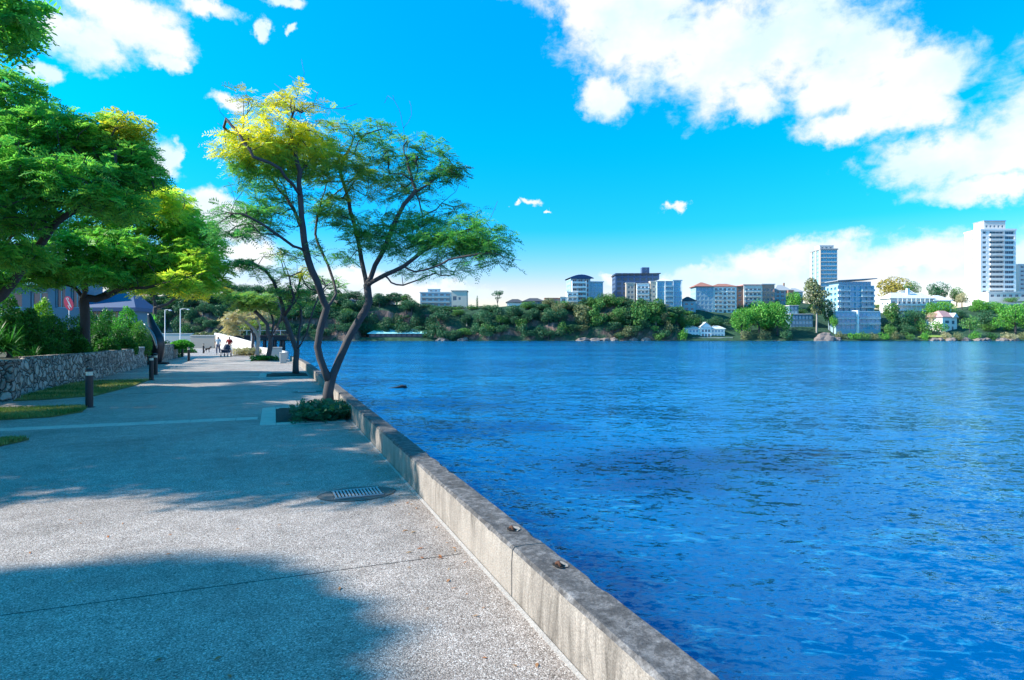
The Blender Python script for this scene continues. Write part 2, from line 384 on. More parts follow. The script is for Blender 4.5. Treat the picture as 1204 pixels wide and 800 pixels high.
M['offwhite'] = plain('offwhite_render', (.62, .6, .57), .8, .1, .25)
M['cream'] = plain('cream_render', (.55, .5, .43), .85, .12, .25)
M['beige'] = plain('beige_render', (.42, .37, .32), .85, .12, .25)
M['grey'] = plain('grey_render', (.3, .31, .33), .85, .12, .25)
M['frame_b'] = plain('pale_blue_frame', (.3, .52, .6), .5, .05)
M['bluegrey'] = plain('bluegrey_cladding', (.27, .42, .5), .7, .15, .3)
M['navy'] = plain('navy_cladding', (.05, .1, .2), .6, .2, .3)
M['teal'] = plain('teal_metal_roof', (.36, .72, .7), .5, .12, .3)
M['pink'] = plain('salmon_render', (.5, .27, .22), .85, .12, .25)
M['brick'] = plain('brown_brick', (.26, .15, .115), .9, .2, .5)
M['redroof'] = plain('terracotta_roof', (.3, .13, .1), .85, .2, .5)
M['pinkroof'] = plain('faded_pink_roof', (.48, .27, .26), .8, .12, .5)
M['greyroof'] = plain('grey_roof', (.3, .33, .36), .6, .15, .4)
M['paleroof'] = plain('pale_metal_roof', (.6, .64, .66), .5, .1, .4)
M['darkroof'] = plain('dark_roof', (.05, .055, .07), .7, .2, .4)
M['blueroof'] = plain('blue_metal_roof', (.015, .06, .16), .5, .25, .8)
M['bluewall'] = plain('pale_blue_weatherboard', (.09, .19, .27), .7, .1, .6)
def mk_glass(name, c, rough=.12):
    t = NT(name); f = t.noise(t.coord('Object'), .35, 2)
    return t.set(t.mix(f, tuple(x * .6 for x in c), tuple(x * 1.5 for x in c)), rough, spec=.6)
M['glass'] = mk_glass('window_glass', (.03, .08, .13))
M['glass_blue'] = mk_glass('blue_glazing', (.04, .33, .5), .08)
M['balus'] = mk_glass('tinted_balustrade_glass', (.16, .34, .42), .15)
M['frame'] = plain('white_frame', (.72, .73, .74), .5, .05)
M['frame_d'] = plain('dark_frame', (.06, .065, .075), .5, .1)
M['skin'] = plain('skin', (.48, .3, .22), .6, .08)
M['hair'] = plain('dark_hair', (.015, .011, .009), .6, .3)
M['red'] = plain('dark_red_cloth', (.33, .02, .02), .85, .15, 8)
M['ltblue'] = plain('pale_blue_cloth', (.42, .55, .66), .85, .12, 8)
M['navycloth'] = plain('navy_cloth', (.018, .03, .06), .85, .25, 8)
M['jeans'] = plain('blue_denim', (.05, .08, .15), .85, .2, 8)
M['khaki'] = plain('pale_shorts', (.6, .56, .5), .85, .1, 8)
M['shoe'] = plain('white_shoe', (.7, .7, .7), .6, .1, 8)
M['blackfur'] = plain('black_fur', (.012, .011, .011), .85, .5, 30, .5)
M['sign_red'] = plain('red_sign_paint', (.65, .03, .09), .5, .1)
M['sign_white'] = plain('white_sign_paint', (.85, .82, .82), .5, .05)
M['rubber'] = plain('black_rubber', (.015, .015, .016), .8, .2)

# ------------------------------------------------------------------ setting: ground, water, far bank
WATER_Z = -1.5
def xw(Y):
    """river wall's inner face line"""
    return 1.52 if Y < 30 else 1.52 - (Y - 30) ** 2 * .0017
wmb = MB()
wmb.face([(-900, -500, WATER_Z), (1600, -500, WATER_Z), (1600, 900, WATER_Z), (-900, 900, WATER_Z)])
tag(wmb.build('river_water', M['water']), kind='structure')
pm = MB()
ys = [-40, 0] + [4 * i for i in range(1, 25)]
vs = []; 
for y in ys: vs += [(-7.3 if y < 60 else -7.3 - (y - 60) * .5, y, 0), (xw(y) + .12, y, 0)]
pm.raw(vs, [(2 * i, 2 * i + 1, 2 * i + 3, 2 * i + 2) for i in range(len(ys) - 1)])
tag(pm.build('promenade', M['pave']), kind='structure')
# land under and beyond the promenade
lm = MB()
lm.prism([(-400, -60), (1.5, -60), (1.5, 30)] + [(xw(y) + .1, y) for y in range(34, 97, 4)] + [(-14, 106), (-26, 114), (-60, 122), (-400, 150)], -3, -.02)
tag(lm.build('ground', plain('packed_earth', (.22, .2, .17), .95, .3, 1.5, .5)), kind='structure')
gm = MB()
gp = [(-7.75, 24.4), (-7.35, 28.5), (-7.55, 42), (-7.9, 57), (-60, 70), (-60, 10), (-8.0, 10), (-8.0, 20.6)]
gm.prism(gp, -.01, 1.02)
tag(gm.build('garden_terrain', M['garden']), kind='structure')

# paver bands, tree bed surrounds are drawn on the promenade as thin raised sheets (butting strips of pavers)
def paver_strip(name, x0, x1, y0, y1, long_x, size, z=.006):
    mb = MB(); gap = .008
    n = max(1, round(((x1 - x0) if long_x else (y1 - y0)) / size))
    for i in range(n):
        if long_x:
            a, b = x0 + (x1 - x0) * i / n + gap, x0 + (x1 - x0) * (i + 1) / n - gap
            mb.box(a, y0, -.02, b, y1, z)
        else:
            a, b = y0 + (y1 - y0) * i / n + gap, y0 + (y1 - y0) * (i + 1) / n - gap
            mb.box(x0, a, -.02, x1, b, z)
    return mb
band_bits = [(paver_strip('b', -5.2, -.34, 14.25, 14.68, True, .43), 'paving_band')]
band_bits.append((paver_strip('b', -7.2, -.55, 28.9, 29.5, True, .45), 'paving_band'))
band_bits.append((paver_strip('b', -7.2, -.9, 43.3, 43.9, True, .45), 'paving_band'))
band_bits.append((paver_strip('b', -7.2, -.9, 33.4, 33.9, True, .45), 'paving_band'))
for mb, nm in band_bits: tag(mb.build(nm, M['block']), kind='structure')
jm = MB(); jm.box(-7, 4.86, -.02, 1.44, 4.865, .003); jm.box(-7, 22.0, -.02, 1.44, 22.015, .003)
tag(jm.build('pavement_joint', M['joint']), kind='structure')

# lawn wedges beside the path
def lawn(name, pix):
    mb = MB(); pts = [G(px, py) for px, py in pix]
    mb.prism([(p.x, p.y) for p in pts], -.02, .03)
    return tag(mb.build(name, M['lawn']), kind='structure'), [(p.x, p.y) for p in pts]
LAWNS = [lawn('lawn', [(-20, 472), (8, 471), (95, 449.5), (176, 447), (158, 454), (135, 460), (112, 466), (60, 470), (8, 472.5)]),
         lawn('lawn', [(-60, 484), (0, 482), (100, 479), (97, 485), (60, 491), (0, 494.5), (-60, 497)]),
         lawn('lawn', [(-60, 524), (34, 517.5), (20, 521), (-10, 527), (-60, 540)])]
def inside(p, poly):
    c = False; j = len(poly) - 1
    for i in range(len(poly)):
        if (poly[i][1] > p[1]) != (poly[j][1] > p[1]) and p[0] < (poly[j][0] - poly[i][0]) * (p[1] - poly[i][1]) / (poly[j][1] - poly[i][1]) + poly[i][0]: c = not c
        j = i
    return c
rng = np.random.default_rng(7); random.seed(7)
def quads_object(name, Q, tint, mat, parent=None, loc=None):
    """Q (n,4,3) array of quads, tint (n,3): one mesh with a per-point 'tint' colour"""
    n = len(Q); me = bpy.data.meshes.new(name)
    me.vertices.add(4 * n); me.vertices.foreach_set('co', np.ascontiguousarray(Q, dtype=np.float32).reshape(-1))
    me.loops.add(4 * n); me.loops.foreach_set('vertex_index', np.arange(4 * n, dtype=np.int32))
    me.polygons.add(n); me.polygons.foreach_set('loop_start', np.arange(0, 4 * n, 4, dtype=np.int32))
    me.polygons.foreach_set('loop_total', np.full(n, 4, dtype=np.int32))
    at = me.color_attributes.new('tint', 'FLOAT_COLOR', 'POINT')
    col = np.ones((n, 4, 4), dtype=np.float32); col[:, :, :3] = np.clip(tint, 0, 1)[:, None, :]
    at.data.foreach_set('color', col.reshape(-1))
    me.materials.append(mat); me.update(calc_edges=True); me.validate()
    o = bpy.data.objects.new(name, me); COL.objects.link(o); o.parent = parent
    if loc is not None: o.location = loc
    return o
gq = []
for ob, poly in LAWNS:
    xs = [p[0] for p in poly]; yy = [p[1] for p in poly]
    for _ in range(16000):
        p = (random.uniform(min(xs), max(xs)), random.uniform(min(yy), max(yy)))
        if not inside((p[0] + .12 * mnoise.noise(Vector((p[0] * 3, p[1] * 3, 4))) + random.gauss(0, .03), p[1] + random.gauss(0, .05)), poly) or p[0] < -9: continue
        a = random.uniform(0, 6.28); h = random.uniform(.03, .075); w = .006; dx, dy = math.cos(a) * w, math.sin(a) * w; lx, ly = random.gauss(0, .02), random.gauss(0, .02)
        gq.append([(p[0] - dx, p[1] - dy, .028), (p[0] + dx, p[1] + dy, .028), (p[0] + lx + dx * .3, p[1] + ly + dy * .3, .03 + h), (p[0] + lx - dx * .3, p[1] + ly - dy * .3, .03 + h)])
gt = np.zeros((len(gq), 3)); gt[:, 1] = rng.uniform(0, 1, len(gq)); gt[:, 0] = [min(1, max(0, .35 + 1.1 * mnoise.noise(Vector((q_[0][0] * 1.1, q_[0][1] * 1.1, 0))) + random.uniform(-.25, .25))) for q_ in gq]
M['leaf_grass'] = mk_leaf('grass_blade', (.05, .12, .02), (.14, .24, .05), (.42, .36, .12), .2)
tag(quads_object('lawn_grass', np.array(gq), gt, M['leaf_grass']), 'short mown grass on the lawn wedges beside the path', 'grass', kind='stuff')

# ------------------------------------------------------------------ river wall (two lengths with a joint, flood-gate gap with white posts)
JY = 3.93
def wall_length(y0, y1, step):
    ys = []; y = y0
    while y < y1 - 1e-6: ys.append(y); y += step(y)
    ys.append(y1)
    return ys
def wall_mesh(ys, H=.345, W=.27):
    mb = MB(); rows = []
    for i, y in enumerate(ys):
        xb = xw(y); j = lambda s, k: mnoise.noise(Vector((y * s, k * 7.3, .5)))
        chip = max(0, j(7, 1) - .25) * .035; chip2 = max(0, j(6, 2) - .2) * .05
        prof = [(xb, -.03), (xb + .004 * j(2, 3), .12), (xb + .004 * j(2, 4), .24), (xb + .006, H - .022 - chip), (xb + .022 + chip, H + .003 * j(5, 5)),
                (xb + .09, H + .006 * j(3, 6)), (xb + W * .66, H + .006 * j(3, 7)), (xb + W - .03 - chip2, H + .004 * j(4, 8)), (xb + W, H - .03 - chip2), (xb + W + .01, 0), (xb + W + .02, -1.9)]
        rows.append([(a, y, b) for a, b in prof])
    n = len(rows[0]); b0 = len(mb.v)
    for r in rows: mb.v += r
    for i in range(len(rows) - 1):
        for k in range(n - 1):
            mb.f.append((b0 + i * n + k, b0 + (i + 1) * n + k, b0 + (i + 1) * n + k + 1, b0 + i * n + k + 1))
            mb.m.append(1 if 3 <= k <= 7 else 0)
    mb.f.append(tuple(range(b0, b0 + n))); mb.m.append(0)
    e = b0 + (len(rows) - 1) * n; mb.f.append(tuple(range(e + n - 1, e - 1, -1))); mb.m.append(0)
    return mb
stepf = lambda y: .05 if y < 10 else (.2 if y < 25 else .8)
wn1 = empty('river_wall', (1.52, JY, 0), 'near length of low weathered concrete river wall, this side of the vertical joint', 'wall')
wb = wall_mesh(wall_length(-8, JY - .011, lambda y: .4 if y < 1.5 else .04))
wb.v = [(x - 1.52, y - JY, z) for x, y, z in wb.v]
wb.build('wall_body', [M['wall_face'], M['wall_top']], wn1, smooth=False)
wn2 = empty('river_wall', (1.52, JY, 0), 'long far length of low concrete river wall running past the large tree to the white posts', 'wall')
wb = wall_mesh(wall_length(JY + .004, 47.0, stepf)); wb.v = [(x - 1.52, y - JY, z) for x, y, z in wb.v]
wb.build('wall_body', [M['wall_face'], M['wall_top']], wn2)
wn3 = empty('river_wall', (xw(56), 56, 0), 'pale distant length of river wall beyond the white posts and opening', 'wall')
wb = wall_mesh(wall_length(51.5, 95.0, lambda y: 1.5), H=.55); wb.v = [(x - xw(56), y - 56, z) for x, y, z in wb.v]
wb.build('wall_body', [M['white_conc'], M['white_conc']], wn3)
# rusty bolts in the wall top: flat black patch for the shaded hole, mortar beside
def socket(parent, y, x):
    s = MB(); pr = []
    n = 12
    for k in range(n):
        a = 2 * math.pi * k / n; j = 1 + .25 * mnoise.noise(Vector((k * 1.3, y, 0)))
        pr.append((x + .034 * j * math.cos(a), y + .05 * j * math.sin(a)))
    s.raw([(px - 1.52, py - JY, .353) for px, py in pr], [tuple(range(n))])
    s.build('socket_shade', M['dark'], parent)
    r = MB(); q = []
    for k in range(n):
        a = 2 * math.pi * k / n; j = 1 + .4 * mnoise.noise(Vector((k * .9, y, 3)))
        q.append((x + .028 + .042 * j * math.cos(a), y + .012 + .058 * j * math.sin(a)))
    r.raw([(px - 1.52, py - JY, .350) for px, py in q], [tuple(range(n))]); r.build('mortar_patch', M['wall_face'], parent)
    b = MB(); b.tube([(x - 1.52 + .005, y - JY - .03, .352), (x - 1.52, y - JY, .37), (x - 1.52 - .005, y - JY + .02, .355)], .012, 6); b.build('bolt', M['rust'], parent, True)
socket(wn2, 4.28, 1.655); socket(wn1, 3.5, 1.67)
sm = MB(); sm.box(0, -.02, .3, .30, .0, .352)
ks = MB(); ksy = wall_length(-8, 47, lambda y: 1.0)
for i in range(len(ksy) - 1):
    a, b = ksy[i], ksy[i + 1]
    ks.raw([(xw(a) - .034, a, .004), (xw(a) - .008, a, .012), (xw(b) - .008, b, .012), (xw(b) - .034, b, .004), (xw(a) - .034, a, -.02), (xw(b) - .034, b, -.02)], [(0, 1, 2, 3), (4, 0, 3, 5)])
tag(ks.build('kerb_strip', mk_concrete('kerb_concrete', (.36, .34, .32), (.2, .19, .18), False)), kind='structure')
def post_block(px, py, w, h, d, label, z=0):
    p = G(px, py); mb = MB(); mb.box(-w / 2, -d / 2, -.05, w / 2, d / 2, h)
    e = empty('gate_post', p, label, 'wall post', None); mb.build('post_body', M['white_conc'], e, bevel=.03)
    c = MB(); c.box(-w / 2 - .03, -d / 2 - .03, h, w / 2 + .03, d / 2 + .03, h + .07); c.build('cap', M['white_conc'], e, bevel=.02)
post_block(333, 427, .42, .62, .5, 'white concrete post ending the river wall beside the opening')
post_block(323, 422.5, 1.05, .85, .6, 'wide white concrete block on the far side of the wall opening')

# ------------------------------------------------------------------ drain grates in the pavement
def drain(c, label, s=1.0):
    e = empty('drain_grate', (c.x, c.y, 0), label, 'drain')
    t = MB(); n = 24; pl = []
    for k in range(n):
        a = 2 * math.pi * k / n; x = math.cos(a); y = math.sin(a)
        pl.append((x * .5 * s, math.copysign(abs(y) ** 1.25, y) * .36 * s))
    t.raw([(x, y, .005) for x, y in pl], [tuple(range(n))])
    o = t.build('surround', plain('dark_drain_surround', (.13, .12, .11), .9, .5, 12, .6), e)  # flat oval, darker than the paving
    rim = MB(); 
    for k in range(n):
        a, b = pl[k], pl[(k + 1) % n]; q = 1.03
        rim.raw([(a[0], a[1], .006), (b[0], b[1], .006), (b[0] * q, b[1] * q, .0065), (a[0] * q, a[1] * q, .0065)], [(0, 1, 2, 3)])
    rim.build('rim', M['joint'], e)
    pit_shade = MB(); pit_shade.box(-.3 * s, -.2 * s, .004, .3 * s, .2 * s, .008); pit_shade.build('pit_shade', M['dark'], e)  # thin black slab painted as the shade beneath the grate bars
    b = MB(); 
    for k in range(14):
        x = (-.285 + .57 * k / 13) * s; b.box(x - .011 * s, -.19 * s, .008, x + .011 * s, .19 * s, .022)
    b.box(-.31 * s, -.205 * s, .008, .31 * s, -.185 * s, .02); b.box(-.31 * s, .185 * s, .008, .31 * s, .205 * s, .02)
    b.build('grate', M['iron'], e)
    return e
d1 = drain(G(420, 581), 'grated drain with pointed oval surround close to the concrete wall', .86); d1.rotation_euler.z = .03
drain(G(361, 461), 'small dark distant drain grate behind the large riverside tree', .9)

# ------------------------------------------------------------------ tree machinery
def frond_quads(tips, nf, L, K, pl, pw, yel, droop=.25, elmean=.05, elsd=.3, bright=None, brown=None):
    N = len(tips); idx = np.repeat(np.arange(N), nf); Mn = N * nf
    base = tips[idx] + rng.normal(0, .02, (Mn, 3))
    az = rng.uniform(0, 2 * np.pi, Mn); el = rng.normal(elmean, elsd, Mn)
    f = np.stack([np.cos(el) * np.cos(az), np.cos(el) * np.sin(az), np.sin(el)], 1)
    side = np.stack([-np.sin(az), np.cos(az), np.zeros(Mn)], 1); nn = np.cross(side, f)
    roll = rng.normal(0, .5, Mn)[:, None]; side = side * np.cos(roll) + nn * np.sin(roll)
    Lm = (L * rng.uniform(.6, 1.25, Mn))[:, None]
    Q = []; T = []
    gb = rng.uniform(0, 1, Mn) if bright is None else np.clip(bright[idx] + rng.normal(0, .22, Mn), 0, 1)
    yb = np.clip(yel[idx] * rng.uniform(.4, 1.5, Mn), 0, 1)
    bb = np.zeros(Mn) if brown is None else np.clip(brown[idx] * rng.uniform(0, 1.6, Mn), 0, 1)
    for k in range(K):
        t = (k + .8) / K
        for sg in (1, -1):
            p = base + f * Lm * t - np.array([0, 0, 1.0]) * (droop * t * t) * Lm
            d = side * sg * .85 + f * .5 + nn * rng.normal(0, .18, (Mn, 1)) - np.array([0, 0, .12])
            d /= np.linalg.norm(d, axis=1, keepdims=True)
            l = pl * (.5 + .5 * math.sin(math.pi * min(1, t * .85 + .12))) * rng.uniform(.75, 1.2, (Mn, 1))
            wv = f * (pw * .5)
            Q.append(np.stack([p, p + d * l * .45 + wv, p + d * l, p + d * l * .45 - wv], 1))
            g = np.clip(gb + .12 + rng.normal(0, .12, Mn), 0, 1)
            T.append(np.stack([np.clip(yb + rng.normal(0, .06, Mn), 0, 1), g, bb], 1))
    return np.concatenate(Q), np.concatenate(T)

class Skel:
    def __init__(s): s.p = []; s.par = []; s.w = []; s.tip = []
    def add(s, p, par):
        s.p.append(Vector(p)); s.par.append(par); s.w.append(0.0); return len(s.p) - 1
    def nearest(s, p):
        a = np.array([tuple(q) for q in s.p]); return int(np.argmin(((a - np.array(tuple(p))) ** 2).sum(1)))
    def limb(s, pts, attach=None, step=.22, wig=.02, weight=0):
        pts = [Vector(p) if p != 0 else Vector() for p in pts]
        if s.p: cur = s.nearest(pts[0]) if attach is None else attach; pts = [s.p[cur]] + pts[1:]
        else: cur = s.add(pts[0], -1)
        n = len(pts)
        for i in range(n - 1):
            p0, p1, p2, p3 = pts[max(i - 1, 0)], pts[i], pts[i + 1], pts[min(i + 2, n - 1)]
            m = max(1, int((p2 - p1).length / step))
            for k in range(1, m + 1):
                t = k / m
                q = .5 * ((2 * p1) + (p2 - p0) * t + (2 * p0 - 5 * p1 + 4 * p2 - p3) * t * t + (3 * p1 - p0 - 3 * p2 + p3) * t ** 3)
                q += Vector((random.gauss(0, wig), random.gauss(0, wig), random.gauss(0, wig * .6)))
                cur = s.add(q, cur)
        s.w[cur] += weight
        return cur
    def connect(s, tips, step=.3, wig=.05, up=.12, minnode=0):
        cap = len(s.p) + len(tips) * 14 + 10
        arr = np.zeros((cap, 3)); drr = np.zeros((cap, 3)); n = len(s.p)
        for i in range(n):
            arr[i] = s.p[i]; pr = s.par[i]
            d = s.p[i] - s.p[pr] if pr >= 0 else Vector((0, 0, 1)); drr[i] = d.normalized() if d.length else (0, 0, 1)
        T = np.asarray(tips); d0 = np.array([((arr[minnode:n] - t) ** 2).sum(1).min() for t in T])
        for ti in np.argsort(d0):
            t = T[ti]; v = t - arr[minnode:n]; dist = np.linalg.norm(v, axis=1) + 1e-6
            cs = (v * drr[minnode:n]).sum(1) / dist
            c = int(np.argmin(dist * (1.65 - .65 * cs))) + minnode
            a = Vector(arr[c]); b = Vector(t); L = (b - a).length
            m = min(12, max(1, int(L / step)))
            ctrl = a + Vector(drr[c]) * L * .35 + (b - a) * .15 + Vector((0, 0, up * L))
            cur = c
            for k in range(1, m + 1):
                u = k / m; q = a * (1 - u) ** 2 + ctrl * 2 * u * (1 - u) + b * u * u
                if k < m: q += Vector((random.gauss(0, wig), random.gauss(0, wig), random.gauss(0, wig * .7))) * min(1, L)
                pr = cur; cur = s.add(q, pr); arr[cur] = q; dv = q - s.p[pr]; drr[cur] = dv.normalized() if dv.length > 1e-6 else (0, 0, 1)
                n = cur + 1
            s.w[cur] += 1
    def mesh(s, mb, rt, rbase, base, flare=1.35, minr=.004, maxsides=9):
        n = len(s.p); w = list(s.w); ch = [[] for _ in range(n)]
        for i in range(n - 1, 0, -1):
            if w[i] == 0: w[i] = .5
            w[s.par[i]] += w[i]; ch[s.par[i]].append(i)
        pw = math.log(rbase / rt) / math.log(max(2, w[0])); r = [max(minr, rt * max(1, x) ** pw) for x in w]
        z0 = s.p[0].z
        for i in range(n):
            h = s.p[i].z - z0
            if h < .5 and r[i] > .5 * rbase: r[i] *= 1 + (flare - 1) * (1 - h / .5) ** 2
        starts = [(0, None)]
        while starts:
            i, pr = starts.pop()
            pts = []; rad = []
            if pr is not None: pts.append(s.p[pr] - base); rad.append(min(r[pr], r[i] * 1.25))
            cur = i
            while True:
                pts.append(s.p[cur] - base); rad.append(r[cur])
                if not ch[cur]: break
                m = max(ch[cur], key=lambda k: w[k])
                for k in ch[cur]:
                    if k != m: starts.append((k, cur))
                cur = m
            if len(pts) < 2: continue
            sides = maxsides if max(rad) > .06 else (5 if max(rad) > .014 else 3)
            mb.tube(pts, rad, sides)

RV, FV = Vector((CA, -SA, 0)), Vector((SA, CA, 0))
def clump_tips(c, rl, rd, rz, n, shell=.35, flat=True):
    """points inside an ellipsoid (lateral, depth, vertical radii), denser near the outside and the top"""
    u = rng.normal(size=(n, 3)); u /= np.linalg.norm(u, axis=1, keepdims=True)
    r = rng.uniform(shell ** 3, 1, n) ** (1 / 3); u *= r[:, None]
    if flat: u[:, 2] = np.where(u[:, 2] < -.35, u[:, 2] * .4, u[:, 2])
    return np.array(c) + u[:, :1] * rl * np.array(RV) + u[:, 1:2] * rd * np.array(FV) + u[:, 2:] * rz * np.array([0, 0, 1.0])

# ------------------------------------------------------------------ the large riverside tree
HD = 14.35
def hp(px, py, dd=0.0): return P(px, py, HD + dd)
hb = G(386, 478.5); hb = Vector((hb.x, hb.y, 0.0)); HD = dist_lat(hb.x, hb.y)[0]
sk = Skel()
sk.limb([hb + Vector((0, 0, -.05)), hp(386, 462), hp(388, 450)], wig=.004)
fork = len(sk.p) - 1
sk.limb([0, hp(381, 434, -.05), hp(373, 408, -.1), hp(376, 388, -.1), hp(384, 362, -.1)], attach=fork, wig=.006, weight=4); lf = len(sk.p) - 1
sk.limb([0, hp(398, 426, .1), hp(409, 400, .15), hp(424, 374, .2), hp(434, 355, .25), hp(432, 336, .25)], attach=fork, wig=.006, weight=4); rf = len(sk.p) - 1
a1 = sk.limb([0, hp(376, 342, -.3), hp(367, 318, -.5), hp(360, 295, -.6), hp(355, 268, -.7), hp(353, 230, -.8), hp(352, 202, -.9), hp(346, 175, -.9), hp(341, 150, -.9)], attach=lf, wig=.012, weight=3)
sk.limb([0, hp(395, 346, .3), hp(389, 322, .6), hp(380, 300, .8), hp(371, 276, 1.0), hp(376, 246, 1.2), hp(384, 214, 1.3), hp(388, 190, 1.4)], attach=lf, wig=.012, weight=3)
sk.limb([0, hp(426, 306, .6), hp(419, 278, .8), hp(413, 250, .9), hp(406, 222, .9), hp(400, 200, .9), hp(410, 175, .8)], attach=rf, wig=.012, weight=3)
sk.limb([0, hp(452, 324, -.2), hp(475, 313, -.4), hp(498, 296, -.6), hp(516, 284, -.8), hp(538, 274, -1.0), hp(556, 268, -1.1)], attach=rf, wig=.015, weight=3)
sk.limb([0, hp(442, 312, .2), hp(452, 292, .1), hp(464, 262, 0), hp(475, 240, 0), hp(487, 226, 0), hp(500, 219, 0), hp(516, 208, .1)], attach=rf, wig=.012, weight=3)
sk.limb([hp(475, 313, -.4), hp(488, 320, -.9), hp(505, 316, -1.2), hp(530, 306, -1.4), hp(556, 300, -1.5), hp(578, 298, -1.5)], wig=.02, weight=1)
sk.limb([hp(452, 324, -.2), hp(466, 335, .6), hp(490, 330, 1.2), hp(520, 318, 1.6)], wig=.02, weight=1)
sk.limb([hp(430, 340, .25), hp(415, 347, .5), hp(402, 342, .5), hp(394, 330, .5)], wig=.01, weight=1)
sk.limb([hp(360, 295, -.6), hp(343, 288, -1.0), hp(326, 276, -1.3), hp(308, 262, -1.5), hp(290, 252, -1.6)], wig=.02, weight=2)
sk.limb([hp(355, 268, -.7), hp(345, 246, -.2), hp(330, 226, .4), hp(312, 208, .8), hp(300, 196, 1.0)], wig=.02, weight=2)
sk.limb([hp(353, 230, -.8), hp(336, 208, -1.4), hp(318, 192, -1.7), hp(296, 184, -1.8)], wig=.02, weight=2)
sk.limb([hp(376, 246, 1.2), hp(398, 226, 1.5), hp(420, 206, 1.7), hp(440, 188, 1.8)], wig=.02, weight=2)
sk.limb([hp(464, 262, 0), hp(488, 258, .5), hp(512, 246, .9), hp(536, 226, 1.0)], wig=.02, weight=2)
for tw in ([hp(341, 150, -.9), hp(346, 128, -.9), hp(352, 106, -.8), hp(358, 88, -.8), hp(355, 70, -.7)], [hp(352, 106, -.8), hp(347, 95, -.7), hp(340, 88, -.6)],
           [hp(296, 176, -1.7), hp(284, 160, -1.7), hp(272, 147, -1.65), hp(257, 126, -1.7)], [hp(270, 144, -1.6), hp(262, 150, -1.5), hp(255, 146, -1.5)],
           [hp(470, 215, 0), hp(476, 180, 0), hp(474, 150, 0), hp(468, 128, 0), hp(460, 112, 0)], [hp(474, 150, 0), hp(484, 135, 0), hp(481, 118, 0)],
           [hp(556, 268, -1.1), hp(572, 262, -1), hp(582, 250, -1), hp(585, 238, -1)], [hp(578, 298, -1.5), hp(600, 304, -1.5), hp(612, 305, -1.5)],
           [hp(300, 196, 1.0), hp(284, 184, .9), hp(270, 190, .9)], [hp(290, 252, -1.6), hp(268, 250, -1.5), hp(250, 245, -1.5)]):
    sk.limb(tw, wig=.02, weight=.3, step=.15)
pxm = HD / FPX
# (px, py, rx, ry, tips, yellow, brown, bright, fronds per tip, depth offset)
HC = [(308,122,34,9,26,.7,.3,.7,3,-.6),(338,117,30,9,20,.8,.2,.7,3,-.8),(352,140,38,14,20,.45,.25,.4,1,-.7),(300,142,26,10,10,.5,.15,.6,2,-.8),
      (330,164,50,12,84,.95,.06,.95,6,-.7),(294,178,38,13,70,.72,.02,.95,6,-1.1),(352,178,54,14,80,.55,.03,.95,6,-.3),(318,192,56,12,84,.22,0,.9,6,-.4),(300,200,40,12,40,.1,0,.6,5,-.6),(360,196,50,14,50,.15,0,.7,5,.1),(385,176,36,12,54,.3,.05,.6,5,.3),
      (400,160,34,12,26,.12,.05,.4,3,.5),(368,140,30,12,14,.4,.3,.4,2,-.4),(400,195,44,14,50,.25,.08,.5,5,.8),(372,206,34,11,40,.3,.02,.6,5,.3),
      (440,165,34,16,34,.05,.02,.35,3,.6),(462,185,40,18,48,.08,.06,.4,4,.8),(440,205,42,16,48,.12,.1,.45,4,1.0),(500,180,32,18,34,.03,.02,.3,3,.4),(512,205,36,16,44,.02,.0,.3,4,.4),
      (535,203,16,11,20,.02,.15,.3,4,.3),(478,225,44,15,44,.05,.06,.35,4,.5),(415,228,30,10,26,.3,.3,.5,3,.6),(455,222,24,8,16,.4,.4,.5,3,.3),
      (290,246,36,14,50,.02,0,.4,4,-1.0),(282,272,30,12,38,.02,.0,.25,4,-1.3),(320,262,40,13,44,.03,.0,.3,4,-.8),(306,216,36,12,34,.06,0,.4,4,.3),(340,232,34,12,30,.06,.0,.4,3,.2),
      (385,247,28,13,52,.05,.05,.55,6,1.1),(410,262,28,10,24,.05,.05,.4,4,.9),(430,285,34,11,36,.04,0,.45,5,.5),(445,268,36,13,46,.05,0,.5,5,.3),(470,290,34,12,40,.03,0,.4,5,0),
      (500,278,36,14,62,.05,0,.6,6,-.4),(530,290,34,15,60,.03,0,.5,6,-.7),(556,280,34,15,66,.03,0,.6,6,-1.0),(580,290,28,13,46,.02,0,.35,5,-1.2),(575,306,26,10,22,.02,0,.3,3,-1.3),
      (540,312,44,11,26,.03,0,.3,3,.4),(500,318,40,12,22,.03,0,.3,3,.8),(520,262,30,12,26,.05,.02,.35,4,.4),(548,252,24,12,16,.03,0,.3,3,.4),(480,262,34,12,28,.05,.05,.4,4,.3),(398,300,36,14,26,.03,0,.3,3,.8),(350,300,36,12,18,.04,0,.3,3,-.4)]
HC += [(450,180,70,44,26,0,0,.3,0,.4),(520,230,50,40,22,0,0,.3,0,.2),(345,150,60,34,20,0,0,.3,0,-.6),(300,240,50,36,16,0,0,.3,0,-.6),(530,300,80,22,26,0,0,.3,0,-.2),(420,250,50,50,16,0,0,.3,0,.6)]
TIPS = []; YE = []; BR = []; BB = []; NF = []
for (px, py, rx, ry, n, ye, br, bb, nf, dd) in HC:
    n = max(6, int(n * (.85 if ye > .5 else .76))); t = clump_tips(hp(px, py, dd), rx * pxm, rx * pxm * .9, ry * 1.65 * pxm, n, .1)
    TIPS.append(t); YE += [ye] * n; BR += [bb] * n; BB += [br] * n; NF += [nf + (1 if 0 < nf < 5 else 0)] * n
TIPS = np.concatenate(TIPS); YE = np.array(YE); BR = np.array(BR); BB = np.array(BB); NF = np.array(NF)
sk.connect(TIPS, step=.24, wig=.06, up=.05, minnode=fork + 8)
hero = empty('riverside_tree', hb, 'large forked tree with yellow-tipped feathery crown beside the concrete river wall', 'tree')
